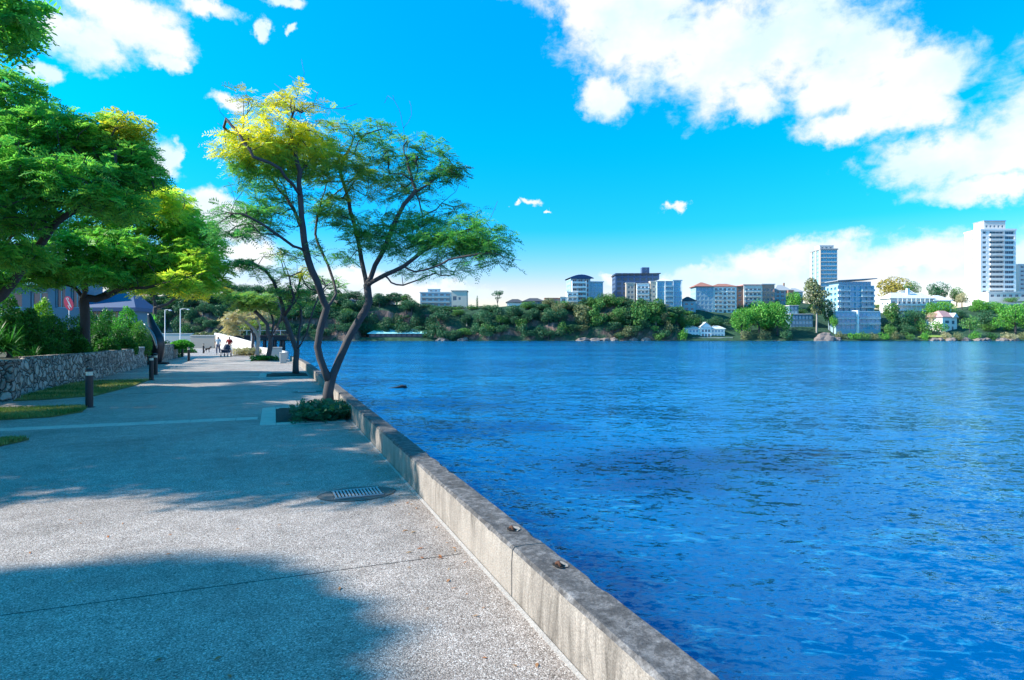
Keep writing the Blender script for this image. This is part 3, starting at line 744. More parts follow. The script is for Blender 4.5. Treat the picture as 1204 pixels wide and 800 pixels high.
tb = MB(); sk.mesh(tb, .0045, .13, hb, flare=1.25)
tb.build('trunk', M['bark'], hero, True)
Qs = []; Ts = []
for nf in sorted(set(NF) - {0}):
    mk = NF == nf
    q, t = frond_quads(TIPS[mk], int(nf), .36, 8, .115, .027, YE[mk], bright=BR[mk], brown=BB[mk], droop=.3)
    Qs.append(q); Ts.append(t)
quads_object('crown', np.concatenate(Qs) - np.array(hb), np.concatenate(Ts), M['leaf'], hero)

# ------------------------------------------------------------------ generic feathery tree
def feathery(name, label, cat, group, base, limbs, clumps, leafmat, rbase, frond=(.4, 6, .15, .05), step=.35, bark='bark', minfrac=.3, droop=.3, wig=.06):
    s = Skel(); s.limb(limbs[0], wig=.01, weight=2); n0 = len(s.p)
    for l in limbs[1:]: s.limb(l, wig=.03, weight=1, step=step)
    tp = []; ye = []; bb = []; br = []; nfv = []
    for (c, rl, rd, rz, n, y, bw, b, nf) in clumps:
        tp.append(clump_tips(c, rl, rd, rz * 1.1, n, .25, False)); ye += [y] * n; bb += [bw] * n; br += [b] * n; nfv += [nf] * n
    tp = np.concatenate(tp); ye, bb, br, nfv = map(np.array, (ye, bb, br, nfv))
    s.connect(tp, step=step, wig=wig, up=.08, minnode=int(n0 * .6))
    e = empty(name, base, label, cat, group)
    mb = MB(); s.mesh(mb, .008, rbase, Vector(base), flare=1.3, maxsides=8); mb.build('trunk', M[bark], e, True)
    Q = []; T = []
    for nf in sorted(set(nfv)):
        k = nfv == nf
        q, t = frond_quads(tp[k], int(nf), frond[0], frond[1], frond[2], frond[3], ye[k], bright=br[k], brown=bb[k], droop=droop); Q.append(q); T.append(t)
    quads_object('crown', np.concatenate(Q) - np.array(base), np.concatenate(T), leafmat, e)
    return e

# further trees of the riverside row
b2 = G(348, 441); D2 = dist_lat(b2.x, b2.y)[0]; q = lambda x, y, dd=0: P(x, y, D2 + dd); k = D2 / FPX
feathery('riverside_tree', 'slender bare-limbed tree with sparse yellow-green leaves, second along the river wall', 'tree', 'trees along the river wall', b2,
  [[b2, q(348, 425), q(349, 412)], [q(349, 412), q(342, 395), q(335, 372), q(330, 350), q(322, 332), q(312, 318), q(296, 308)], [q(349, 412), q(352, 390, .3), q(354, 366, .6), q(350, 340, .8), q(356, 318, 1)],
   [q(349, 412), q(360, 392, -.4), q(368, 368, -.8), q(376, 345, -1), q(386, 330, -1)], [q(335, 372), q(345, 350, -.5), q(340, 325, -.8), q(333, 305, -1)]],
  [(q(288,311),18*k,22*k,6*k,34,.08,.05,.55,5),(q(318,322),24*k,24*k,8*k,26,.15,.1,.4,3),(q(350,320),20*k,20*k,9*k,28,.75,.25,.7,3),(q(335,342),26*k,26*k,9*k,36,.12,.1,.4,4),(q(330,300),22*k,20*k,8*k,14,.5,.2,.4,2),
   (q(366,338),22*k,24*k,9*k,28,.1,.08,.4,3),(q(388,332),20*k,20*k,8*k,20,.1,.05,.4,3),(q(352,360),26*k,24*k,8*k,20,.08,.05,.3,3)], M['leaf'], .13, (.4, 6, .16, .045), .4)
b3 = G(315, 424.5); D3 = dist_lat(b3.x, b3.y)[0]; q = lambda x, y, dd=0: P(x, y, D3 + dd); k = D3 / FPX
feathery('riverside_tree', 'spreading olive-brown crowned tree in a bed near the white wall block', 'tree', 'trees along the river wall', b3,
  [[b3, q(317, 412), q(319, 398)], [q(319, 398), q(314, 382), q(304, 370), q(290, 360), q(278, 352)], [q(319, 398), q(322, 380, .5), q(318, 366, 1), q(310, 354, 1.5)], [q(319, 398), q(326, 384, -.8), q(330, 368, -1.2), q(328, 356, -1)]],
  [(q(284,350),20*k,20*k,7*k,60,.1,.05,.45,5),(q(300,352),22*k,26*k,8*k,70,.12,.1,.4,5),(q(316,358),20*k,24*k,8*k,50,.1,.2,.4,5),(q(292,362),22*k,20*k,5*k,40,.2,.2,.4,4),(q(328,364),14*k,18*k,8*k,28,.1,.15,.35,4),(q(268,344),8*k,10*k,4*k,14,.4,.3,.6,4)], M['leaf'], .17, (.45, 5, .2, .07), .5)
b4 = G(302, 418.5); D4 = dist_lat(b4.x, b4.y)[0]; q = lambda x, y, dd=0: P(x, y, D4 + dd); k = D4 / FPX
feathery('riverside_tree', 'pale tree with dry straw-coloured leaves behind the clipped bed', 'tree', 'trees along the river wall', b4,
  [[b4, q(303, 408), q(304, 398)], [q(304, 398), q(298, 386), q(288, 378), q(276, 372)], [q(304, 398), q(306, 384), q(302, 374), q(296, 366)], [q(304, 398), q(310, 386, -1), q(314, 376, -1)]],
  [(q(272,378),14*k,14*k,6*k,44,.25,.03,.9,4),(q(284,370),16*k,16*k,6*k,44,.2,.03,.9,4),(q(300,372),16*k,16*k,6*k,36,.15,.02,.8,3),(q(274,388),10*k,10*k,5*k,24,.5,.05,.8,4),(q(312,372),10*k,12*k,6*k,18,.2,.05,.5,3)], M['leaf_dry'], .16, (.5, 5, .24, .09), .5, 'bark_pale')
b5 = G(298, 417); D5 = dist_lat(b5.x, b5.y)[0] + 6; b5 = P(297.5, HY + EYE * FPX / D5, D5); q = lambda x, y, dd=0: P(x, y, D5 + dd); k = D5 / FPX
feathery('riverside_tree', 'thin dark-trunked young tree standing in the clipped planting bed', 'tree', 'trees along the river wall', b5,
  [[b5, q(297, 406), q(298, 396)], [q(298, 396), q(294, 386), q(288, 380)], [q(298, 396), q(303, 386), q(306, 380)]],
  [(q(290,380),9*k,9*k,5*k,26,.2,.3,.5,4),(q(304,380),9*k,9*k,5*k,22,.15,.2,.4,4)], M['leaf'], .15, (.5, 5, .24, .09), .5)

# ------------------------------------------------------------------ trees on the left bank
GZ = 1.0
def gz(X, Y, z): return Vector((X, Y, z))
LA = P(100, 372, 27.5); LA.z = GZ; q = lambda x, y, dd=0: P(x, y, 27.5 + dd); k = 27.5 / FPX
feathery('poinciana_tree', 'broad dark-trunked shade tree behind the clipped hedge, branches reaching over the path', 'tree', None, LA,
  [[LA, q(100, 365), q(98, 350)], [q(98, 350), q(88, 338), q(70, 332), q(55, 322), q(38, 308), q(20, 298)], [q(98, 350), q(112, 352, .3), q(128, 347, .6), q(144, 338, .9), q(162, 328, 1), q(190, 316, 1), q(220, 306, 1), q(245, 298, 1)],
   [q(128, 347, .6), q(140, 340, -1), q(170, 338, -2), q(200, 332, -2.5)], [q(98, 350), q(96, 330, 1), q(90, 300, 1.5), q(96, 270, 2), q(110, 240, 2)], [q(144, 338, .9), q(150, 318, 1.5), q(158, 290, 2), q(170, 262, 2)], [q(98, 350), q(100, 335, -1), q(82, 306, -2), q(70, 280, -2.5)]],
  [(q(240,318,0),26*k,34*k,24*k,132,.3,.02,.85,5),(q(225,285,1),36*k,44*k,27*k,204,.16,.01,.75,6),(q(190,250,1),40*k,50*k,30*k,216,.16,.01,.7,6),(q(195,240,-1),26*k,30*k,15*k,60,.45,.04,.9,5),(q(180,310,0),46*k,50*k,21*k,180,.12,.02,.5,5),
   (q(130,300,-1),50*k,50*k,27*k,204,.06,0,.45,5),(q(120,260,1),50*k,60*k,33*k,228,.08,0,.5,5),(q(80,300,-2),40*k,50*k,24*k,144,.05,0,.4,5),(q(215,330,-1),30*k,40*k,13*k,84,.4,.03,.8,4),(q(150,225,2),36*k,50*k,24*k,132,.15,.02,.6,5),(q(60,322,-1),34*k,40*k,12*k,110,.08,0,.5,5),(q(128,326,-2),30*k,40*k,10*k,90,.1,0,.5,5),(q(40,320,-1),44*k,40*k,18*k,96,.06,0,.4,4),(q(170,335,1),30*k,30*k,12*k,48,.5,.05,.8,4)],
  M['leaf_deep'], .2, (.5, 6, .22, .075), .45)
LB = P(-55, 372, 20.5); LB.z = GZ; q = lambda x, y, dd=0: P(x, y, 20.5 + dd); k = 20.5 / FPX
feathery('poinciana_tree', 'leaning pale-trunked shade tree at the left edge with a dense green crown', 'tree', None, LB,
  [[LB, q(-25, 368), q(0, 350), q(25, 318), q(50, 284)], [q(50, 284), q(66, 262, -.5), q(92, 244, -1), q(120, 226, -1)], [q(25, 318), q(10, 288, .5), q(-10, 250, 1), q(-20, 210, 1)], [q(50, 284), q(52, 250, 1), q(50, 210, 1.5), q(56, 170, 1.5)],
   [q(0, 265), q(30, 262), q(58, 258), q(80, 262)], [q(25, 318), q(34, 296, -1.5), q(40, 262, -2.5)]],
  [(q(10,125,0),44*k,50*k,39*k,228,.04,0,.4,5),(q(60,165,0),50*k,56*k,36*k,252,.06,.02,.45,5),(q(125,170,.5),44*k,46*k,30*k,204,.1,.05,.5,5),(q(150,152,0),26*k,26*k,15*k,52,.5,.3,.7,4),(q(160,200,0),30*k,36*k,27*k,132,.06,.02,.45,5),(q(90,215,-1),56*k,60*k,27*k,204,.05,0,.4,5),
   (q(20,200,-1),56*k,60*k,33*k,204,.04,0,.4,5),(q(-50,170,1),60*k,60*k,60*k,204,.03,0,.4,4),(q(15,300,-1),34*k,40*k,14*k,120,.1,0,.5,5),(q(-20,330,0),34*k,40*k,12*k,80,.1,0,.5,5),(q(10,250,-1),50*k,50*k,21*k,132,.04,0,.4,5),(q(130,240,-1),44*k,44*k,15*k,96,.12,.02,.5,4),(q(50,140,1),20*k,20*k,18*k,14,.1,.3,.3,1)],
  M['leaf_deep'], .14, (.45, 6, .18, .065), .4)
LC = P(180, 372, 43.0); LC.z = GZ; q = lambda x, y, dd=0: P(x, y, 43 + dd); k = 43 / FPX
feathery('poinciana_tree', 'small yellow-leaved tree with a bare curving branch behind the dark sculpture', 'tree', None, LC,
  [[LC, q(182, 362), q(180, 350)], [q(180, 350), q(174, 342), q(166, 335)], [q(182, 362), q(196, 358), q(204, 352), q(216, 346), q(228, 342)], [q(180, 350), q(186, 338, .5), q(192, 328)]],
  [(q(168,338),12*k,16*k,8*k,40,.5,.6,.9,4),(q(184,326),16*k,20*k,8*k,30,.4,.3,.8,4),(q(222,342),22*k,24*k,9*k,70,.75,.08,.9,5),(q(238,336),14*k,18*k,9*k,50,.45,.05,.9,5),(q(208,330),20*k,24*k,8*k,40,.5,.1,.8,4)],
  M['leaf_deep'], .13, (.5, 6, .2, .07), .45)
# trees left of frame, crowns placed to shade the path; one branch in view
LE = Vector((-9.6, 15.4, .9)); h_ = Vector((-9.4, 15.2, 4))
feathery('shade_tree', 'shade tree whose drooping leafy branch hangs into the top left corner', 'tree', None, LE,
  [[LE, Vector((-9.5, 15.3, 2.6)), h_], [h_, Vector((-8, 14.6, 6)), P(-30, 5, 12.4), P(8, 22, 12.2)], [h_, Vector((-10.2, 16.8, 6.5))], [h_, Vector((-9.8, 13.3, 6.5))], [h_, Vector((-11.2, 14.8, 6.8))]],
  [(Vector((-10.3, 14.9, 7.2)), 3.0, 3.6, 1.2, 440, .04, 0, .4, 5), (Vector((-10.9, 12.4, 6.4)), 2.4, 2.2, 1.0, 220, .04, 0, .4, 5), (Vector((-8.6, 10.9, 6.8)), 1.8, 1.5, .8, 180, .04, 0, .4, 5), (Vector((-11.0, 18.6, 7.0)), 2.4, 2.0, .9, 270, .04, 0, .4, 5),
   (P(10, 18, 12.3), .62, .8, .42, 44, .05, 0, .5, 6), (P(6, 52, 12.3), .3, .3, .25, 12, .05, 0, .45, 5)],
  M['leaf_deep'], .2, (.42, 6, .2, .07), .5, droop=.6)
LD = Vector((-21.6, 7.4, .9)); m_ = Vector((-21.5, 7.4, 7.5))
feathery('shade_tree', 'tall round-crowned tree out of the picture whose shade lies on the near pavement', 'tree', None, LD,
  [[LD, Vector((-21.6, 7.3, 4)), m_]] + [[m_, Vector((-21.6 + dx, 7.4 + dy, 12))] for dx, dy in ((2, .3), (-2, .5), (.2, 2), (-.2, -2))],
  [(Vector((-22.0, 7.4, 13)), 3.2, 3.2, 1.8, 1900, .04, 0, .4, 6), (Vector((-19.3, 9.1, 13)), 1.05, 1.05, .9, 420, .04, 0, .4, 6), (Vector((-19.35, 6.9, 13)), 1.0, 1.2, .9, 420, .04, 0, .4, 6), (Vector((-19.2, 4.9, 13)), 1.0, 1.2, .9, 380, .04, 0, .4, 6)], M['leaf_deep'], .28, (.5, 6, .3, .12), .6)  # side clumps shape the crown for its shadow edge on the near pavement
for (X, Y, H_, rr, lab) in ((-12.9, 23.6, 7.3, 3.6, 'unseen dense tree added behind the stone wall to shade the path'), (-13.6, 33.0, 7.6, 4.2, 'dense tree added to shade the path, glimpsed through the left-hand crowns'), (-14.0, 16.3, 7.4, 3.8, 'unseen dense tree added beside the drooping-branched one to shade the path')):  # extra trees added so their crowns cast the shade across the path
    b_ = Vector((X, Y, .9)); m_ = Vector((X, Y, 3.4))
    feathery('shade_tree', lab, 'tree', None, b_, [[b_, Vector((X + .1, Y, 2.2)), m_]] + [[m_, Vector((X + dx, Y + dy, H_ - 1))] for dx, dy in ((1.8, .3), (-1.7, .5), (.2, 1.9), (-.2, -1.9))],
      [(Vector((X, Y, H_)), rr, rr, 1.5, 720, .04, 0, .45, 5)], M['leaf_deep'], .2, (.5, 6, .28, .11), .6)
# ------------------------------------------------------------------ planting beds of the riverside trees
def bed(x0, x1, y0, y1, label, plants=True, bw=.3):
    e = empty('tree_bed', ((x0 + x1) / 2, (y0 + y1) / 2, 0), label, 'planting bed'); c = e.location
    for (n, mb) in (('paver_border', paver_strip('b', x0 - bw, x0, y0 - bw, y1 + bw, False, .42, .012)),
                    ('paver_border', paver_strip('b', x0 + .004, x1, y0 - bw, y0, True, .42, .012)), ('paver_border', paver_strip('b', x0 + .004, x1, y1, y1 + bw, True, .42, .012))):
        mb.v = [(a - c.x, b - c.y, z) for a, b, z in mb.v]; mb.build(n, M['block'], e)
    s = MB(); n = 14
    for i in range(n + 1):
        for j in range(n + 1):
            x = x0 + .004 + (x1 - x0 - .008) * i / n; y = y0 + .004 + (y1 - y0 - .008) * j / n
            edge = min(i, n - i, j, n - j) / n
            s.v.append((x - c.x, y - c.y, .004 + min(edge, .15) * .4 + .03 * mnoise.noise(Vector((x * 3, y * 3, 0))) * (edge > 0)))
    s.f = [(i * (n + 1) + j, (i + 1) * (n + 1) + j, (i + 1) * (n + 1) + j + 1, i * (n + 1) + j + 1) for i in range(n) for j in range(n)]; s.m = [0] * len(s.f)
    s.build('mulch', M['soil'], e, True)
    return e
def groundcover(center, rx, ry, n, h, label, mat='leaf_hedge', name='groundcover_shrub', lo=.05, cat='shrub'):
    t = np.stack([center[0] + rng.normal(0, rx * .5, n).clip(-rx, rx), center[1] + rng.normal(0, ry * .5, n).clip(-ry, ry), rng.uniform(lo, h, n)], 1)
    e = empty(name, center, label, cat)
    q, tt = frond_quads(t, 4, .16, 4, .075, .045, np.full(n, .05), elmean=.5, elsd=.4)
    quads_object('foliage', q - np.array(center), tt, M[mat], e)
    st = MB()
    for p in t[:: 3]:
        st.tube([(center[0] + (p[0] - center[0]) * .6 - center[0], center[1] + (p[1] - center[1]) * .6 - center[1], .02), (p[0] - center[0], p[1] - center[1], p[2] - center[2])], [.006, .003], 3)
    st.build('stems', M['bark'], e)
bed(.02, 1.40, 13.5, 16.1, 'paver-edged mulch bed around the foot of the large forked tree')
groundcover((.98, 14.0, 0.02), .55, .8, 380, .24, 'low leafy groundcover at the foot of the large forked tree', 'leaf_far')
bed(-.35, 1.40, 28.6, 31.2, 'paver-edged mulch bed of the second riverside tree')
bed(-1.6, xw(48) - .1, 46.2, 49, 'shallow paver-edged bed beneath the olive-brown tree', bw=.35)
bed(-3.6, -1.3, 59.5, 63.5, 'pale-edged bed holding the clipped brown shrubs')
groundcover((-2.4, 61.2, .02), 1.15, 1.3, 420, .62, 'clipped brownish shrub mass filling the bed of the straw-leaved tree', 'leaf_dry')
groundcover((-.7, 47.6, .02), .85, .9, 260, .3, 'dark groundcover at the foot of the olive-brown tree')

# ------------------------------------------------------------------ stone retaining walls, pier, hedges and plants
def stone_wall(p0, p1, h, t, label, name='stone_wall', sub=True):
    p0, p1 = Vector((p0[0], p0[1], 0)), Vector((p1[0], p1[1], 0)); L = (p1 - p0).length; ang = math.atan2(p1.y - p0.y, p1.x - p0.x)
    e = empty(name, p0, label, 'wall', None, ang); mb = MB(); n = max(2, int(L / .12)); m = 10
    def pt(i, j, side):
        x = L * i / n; z = -.03 + (h + .03) * j / m; nz = mnoise.noise(Vector((x * 3.1 + p0.x, z * 3.1, side * 5.0))) * .04 + mnoise.noise(Vector((x * 7 + p0.y, z * 7, side * 3.0))) * .02
        return (x, (0 + nz) if side == 0 else (t + nz), z + (mnoise.noise(Vector((x * 4, side, 1))) * .02 if j == m else 0))
    for side in (0, 1):
        b = len(mb.v)
        for i in range(n + 1):
            for j in range(m + 1): mb.v.append(pt(i, j, side))
        for i in range(n):
            for j in range(m):
                f = (b + i * (m + 1) + j, b + (i + 1) * (m + 1) + j, b + (i + 1) * (m + 1) + j + 1, b + i * (m + 1) + j + 1)
                mb.f.append(f if side == 0 else f[::-1]); mb.m.append(0)
    N = (n + 1) * (m + 1)
    for i in range(n): mb.f.append((i * (m + 1) + m, (i + 1) * (m + 1) + m, N + (i + 1) * (m + 1) + m, N + i * (m + 1) + m)); mb.m.append(0)
    for i, fl in ((0, 0), (n, 1)):
        for j in range(m):
            f = (i * (m + 1) + j, i * (m + 1) + j + 1, N + i * (m + 1) + j + 1, N + i * (m + 1) + j); mb.f.append(f if not fl else f[::-1]); mb.m.append(0)
    mb.build('masonry', M['stone'], e, True)
    return e, L
# walls are drawn with their face towards the path (local -y)
stone_wall((-7.35, 28.5), (-7.75, 24.3), 1.12, .45, 'near length of rubble stone garden wall above the lawn wedge')
stone_wall((-7.75, 24.25), (-8.05, 20.3), 1.05, .45, 'nearest rubble stone wall running out of the left edge')
e, L = stone_wall((-7.55, 41.9), (-7.35, 28.75), 1.1, .45, 'long middle length of rubble stone wall below the clipped hedge')
cp = MB(); cp.box(.3, -.05, 1.105, 3.4, .48, 1.16); cp.build('coping', M['white_conc'], e, bevel=.02)
stone_wall((-7.9, 57.0), (-7.6, 44.2), 1.15, .45, 'far rubble stone wall beyond the dark sculpture')
pr = empty('stone_pier', (G(3, 471.5).x, G(3, 471.5).y, 0), 'pale rubble stone pier at the left edge of the lawn', 'pier')
pb = MB(); pb.box(-.32, -.32, -.02, .32, .32, 1.05); pb.build('masonry', M['stone'], pr, bevel=.03)
cp = MB(); cp.box(-.36, -.36, 1.05, .36, .36, 1.13); cp.build('coping', M['stone'], pr, bevel=.02)

def bush(c, rx, ry, rz, n, label, mat='leaf_hedge', name='clipped_shrub', leaf=.07, squash=True, group=None, bright=None, yel=.03):
    u = rng.normal(size=(n, 3)); u /= np.linalg.norm(u, axis=1, keepdims=True); u[:, 2] = np.abs(u[:, 2]) * 1.0 - .25 * (rng.uniform(size=n) < .35)
    lump = np.array([1 + .16 * mnoise.noise(Vector((v[0] * 2.2 + c[0], v[1] * 2.2 + c[1], v[2] * 2.2))) for v in u])
    r = (1 - np.abs(rng.normal(0, .09, n))) * lump
    p = u * r[:, None] * np.array([rx, ry, rz])
    d = u * .6 + rng.normal(0, .6, (n, 3)); d /= np.linalg.norm(d, axis=1, keepdims=True)
    w = np.cross(d, rng.normal(size=(n, 3))); w /= np.linalg.norm(w, axis=1, keepdims=True)
    l = leaf * rng.uniform(.6, 1.4, (n, 1))
    Q = np.stack([p, p + d * l * .5 + w * l * .28, p + d * l, p + d * l * .5 - w * l * .28], 1)
    T = np.zeros((n, 3)); T[:, 1] = np.clip(rng.normal(.5, .25, n) if bright is None else rng.normal(bright, .2, n), 0, 1); T[:, 0] = np.clip(rng.normal(yel, .06, n), 0, 1)
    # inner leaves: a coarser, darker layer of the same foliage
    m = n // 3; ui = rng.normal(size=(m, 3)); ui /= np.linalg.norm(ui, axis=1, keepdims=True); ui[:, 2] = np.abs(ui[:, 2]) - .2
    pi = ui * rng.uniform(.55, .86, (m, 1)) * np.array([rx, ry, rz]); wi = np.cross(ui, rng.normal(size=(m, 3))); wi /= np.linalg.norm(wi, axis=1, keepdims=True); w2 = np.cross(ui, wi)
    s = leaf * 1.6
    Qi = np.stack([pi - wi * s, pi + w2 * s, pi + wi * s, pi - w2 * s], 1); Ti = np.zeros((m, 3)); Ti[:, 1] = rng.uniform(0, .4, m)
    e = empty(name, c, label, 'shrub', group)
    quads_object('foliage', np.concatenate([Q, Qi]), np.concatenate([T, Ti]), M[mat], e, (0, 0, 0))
    st = MB()
    for i in range(5):
        a = i * 1.26; st.tube([(.05 * math.cos(a), .05 * math.sin(a), -.05), (.3 * rx * math.cos(a), .3 * ry * math.sin(a), rz * .35), (.6 * rx * math.cos(a), .6 * ry * math.sin(a), rz * .7)], [.03, .02, .01], 5)
    st.build('stems', M['bark'], e)
    return e
def pbush(px, ytop, rxpx, d, label, rz=None, **kw):
    p = P(px, ytop, d); h = max(.4, p.z - GZ); c = Vector((p.x, p.y, GZ - .02))
    return bush(c, rxpx * d / FPX, rxpx * d / FPX, h, kw.pop('n', 4200), label, **kw)
pbush(62, 369, 17, 25.5, 'dark clipped hedge shrub under the red sign', n=5200)
pbush(86, 372, 20, 27.5, 'dark clipped hedge shrub in front of the dark tree trunk', n=5200)
pbush(118, 375, 15, 30.5, 'clipped rounded shrub just right of the dark tree trunk')
pbush(140, 376, 15, 33, 'clipped rounded shrub beneath the blue roof')
pbush(164, 377.5, 12.5, 36, 'lighter green ball shrub beside the dark sculpture', bright=.8, yel=.2)
pbush(34, 364, 17, 23.5, 'large shaggy dark shrub between spiky plant and hedge', leaf=.11, n=5000)
pbush(10, 349, 16, 30, 'tall dark shrub under the pale eave', leaf=.12, n=4500)
pbush(50, 351, 14, 33, 'sunlit yellow-green shrub beside the red sign', mat='leaf_bright', leaf=.12, yel=.35)
pbush(104, 364, 13, 40, 'dark loose shrub in front of the blue-roofed house', leaf=.12, n=3600, mat='leaf_hedge')
pbush(150, 363, 14, 44, 'bright loose shrub under the right end of the blue roof', leaf=.13, n=3600, mat='leaf_bright')
pbush(126, 362, 13, 45, 'mid-green loose shrub in front of the middle of the blue roof', leaf=.13, n=3600)
for i, (px, y, w, d) in enumerate([(58, 398, 16, 23.6), (92, 396, 12, 26.5), (126, 396, 13, 30), (150, 398, 10, 33)]):
    pbush(px, y, w, d, ['loose low groundcover below the hedge above the near stone wall', 'loose low groundcover above the step in the stone wall', 'low leafy groundcover above the middle stone wall', 'low groundcover beside the white coping of the stone wall'][i], n=1800, name='low_shrub', leaf=.1)
pbush(214, 402, 12, 49, 'bright sprawling shrub at the end of the far stone wall', mat='leaf_bright', leaf=.14, n=2600)
p = G(224, 415); bush(Vector((p.x - 1, p.y, 0)), 1.6, 1.4, .7, 2200, 'low dark shrub on the ground behind the far bollards', name='low_shrub', leaf=.12)
p = G(204, 420); bush(Vector((p.x - .6, p.y, 0)), 1.3, 1.2, 1.3, 2400, 'dark shrub against the far stone wall', name='low_shrub', leaf=.12)

def spiky(c, R, n, w, label, mat='leaf_hedge', droop=.6, trunk=0.0, bright=.5):
    Q = []; T = []
    for i in range(n):
        a = random.uniform(0, 6.283); el = random.uniform(.15, 1.35); L = R * random.uniform(.7, 1.15); f = Vector((math.cos(a), math.sin(a), 0)); s = Vector((-math.sin(a), math.cos(a), 0))
        prev = None; g = min(1, max(0, random.gauss(bright, .25)))
        for k in range(6):
            t = k / 5; p = Vector((0, 0, trunk)) + f * (L * t * math.cos(el)) + Vector((0, 0, 1)) * (L * t * math.sin(el) - droop * L * t * t * math.cos(el))
            ww = w * (1 - t) ** .6 * (.6 + .4 * min(1, t * 4)) + .002
            cur = (p - s * ww, p + s * ww)
            if prev: Q.append([prev[0], prev[1], cur[1], cur[0]]); T.append((.03, g, 0))
            prev = cur
    e = empty('spiky_plant', c, label, 'plant')
    quads_object('leaves', np.array([[tuple(v) for v in qq] for qq in Q]), np.array(T), M[mat], e)
    if trunk:
        st = MB(); st.tube([(0, 0, -.05), (.03, .02, trunk * .5), (0, 0, trunk + .05)], [.11, .09, .08], 8); st.build('stem', M['bark'], e, True)
    return e
p = P(10, 392, 22); spiky(Vector((p.x, p.y, GZ)), 1.25, 120, .035, 'large strappy dark plant at the left edge above the stone wall', trunk=.25)
p = P(-8, 380, 21.5); spiky(Vector((p.x, p.y, GZ)), 1.3, 90, .035, 'second strappy plant cut by the left edge above the stone wall', trunk=.4)
p = P(40, 398, 22.6); spiky(Vector((p.x, p.y, GZ)), .7, 70, .025, 'small strappy plant below the shaggy shrub')
p = P(138, 374, 34.5); spiky(Vector((p.x, p.y, GZ)), 1.1, 110, .04, 'bright lime spiky plant above the clipped shrubs', 'leaf_bright', .5, .95, .8)
p = P(179, 371, 40); spiky(Vector((p.x, p.y, GZ)), .85, 90, .045, 'bright spiky palm-like plant above the dark sculpture', 'leaf_bright', .5, 1.55, .7)

# ------------------------------------------------------------------ bollards, thin posts, lamps
def make_bollard():
    e = empty('bollard', (0, 0, 0))
    b = MB(); b.lathe([(.13, -.02), (.13, .012), (.088, .016), (.086, .03), (.086, .80)], sides=24); b.build('post', M['bollard'], e, False)
    c = MB(); c.lathe([(.076, .80), (.076, .9)], sides=24); c.build('lens', M['bollard_lens'], e, False)
    t = MB(); t.lathe([(.088, .9), (.09, .905), (.09, .955), (.08, .975), (.03, .985)], sides=24); t.build('cap', M['bollard'], e, False)
    return e
bol = make_bollard()
BL = [((105, 479), 'nearest dark bollard with pale light band, at the corner of the lawn wedges'), ((178, 447), 'dark bollard with pale light band in front of the dark sculpture'), ((183, 441), 'dark bollard half hidden just behind another, before the sculpture'),
      ((222, 424.5), 'pale-topped bollard on the sunlit stretch of path'), ((214.5, 420), 'bollard against the bright shrub at the far stone wall'), ((239.3, 415.5), 'thin distant black bollard beside the black dog')]
for i, (pp, lab) in enumerate(BL):
    o = bol if i == 0 else copy_tree(bol); g = G(*pp); o.location = (g.x, g.y, 0); o.rotation_euler.z = i * .7
    tag(o, lab, 'bollard', 'light bollards along the path')
g = G(123, 436); e = empty('thin_post', (g.x, g.y, 0), 'slim dark post in front of the middle stone wall', 'post')
b = MB(); b.tube([(0, 0, -.02), (0, 0, 1.18)], .03, 10); b.build('post', M['bollard'], e, True); c = MB(); c.lathe([(.045, 1.18), (.045, 1.22), (.02, 1.24)], sides=12); c.build('cap', M['bollard'], e)
def lamp(px, ytop, d, arm, label, r=.07):
    p = P(px, ytop, d); e = empty('street_lamp', (p.x, p.y, 0), label, 'street lamp', 'pale street lamps'); h = p.z
    b = MB(); b.tube([(0, 0, -.05), (0, 0, .4), (0, 0, .42), (0, 0, h)], [r * 1.5, r * 1.5, r, r * .75], 10); b.build('pole', M['lamp'], e, True)
    if arm:
        a = MB(); a.tube([(0, 0, h - .04), (arm * .5 * CA, -arm * .5 * SA, h + .03), (arm * CA, -arm * SA, h - .04)], r * .55, 8); a.build('arm', M['lamp'], e, True)
    hd = MB(); x, y = (arm or 0) * CA, -(arm or 0) * SA
    hd.lathe([(.05, h - .16), (.2, h - .13), (.2, h - .07), (.06, h + .02)], x, y, 14); hd.build('lamp_head', M['lamp'], e)
lamp(212, 363.5, 88, 1.15, 'tall pale street lamp with arm, nearest to the walkers', .075)
lamp(194, 364.5, 80, .7, 'pale street lamp just right of the dark sculpture', .06)
lamp(268, 374, 104, 0, 'thin pale lamp post behind the straw-leaved tree', .07)
lamp(295.5, 384, 92, -.9, 'short pale post with bracket at the end of the white wall', .05)
# dark curved sculpture
p = G(183, 428.5); e = empty('sculpture', (p.x, p.y, 0), 'tall dark curved sculpture standing between the stone walls', 'sculpture')
sc = p.length and dist_lat(p.x, p.y)[0] / FPX
mb = MB(); rows = 30; cols = 20
for i in range(rows + 1):
    t = i / rows; z = t * 3.2
    cxo = -.18 * math.sin(t * 2.6) + .26 * math.sin(t * math.pi) - .3 * t
    rx_ = .5 * (.62 + .5 * math.sin(min(1, t * 1.25) * math.pi * .9)) * (1 - max(0, t - .55) * 1.55); ry_ = .42 * rx_ / .5
    for k_ in range(cols):
        a = 2 * math.pi * k_ / cols; g_ = 1 - .35 * max(0, math.cos(a + 2.2 + t * 2.2)) ** 6
        vx, vy = cxo + rx_ * g_ * math.cos(a), ry_ * g_ * math.sin(a)
        mb.v.append((vx * CA + vy * SA, -vx * SA + vy * CA, z))
mb.f = [(i * cols + k_, i * cols + (k_ + 1) % cols, (i + 1) * cols + (k_ + 1) % cols, (i + 1) * cols + k_) for i in range(rows) for k_ in range(cols)] + [tuple(rows * cols + k_ for k_ in range(cols)), tuple(range(cols - 1, -1, -1))]
mb.m = [0] * len(mb.f); mb.build('curved_body', M['bronze'], e, True)
fin = MB(); q0 = []
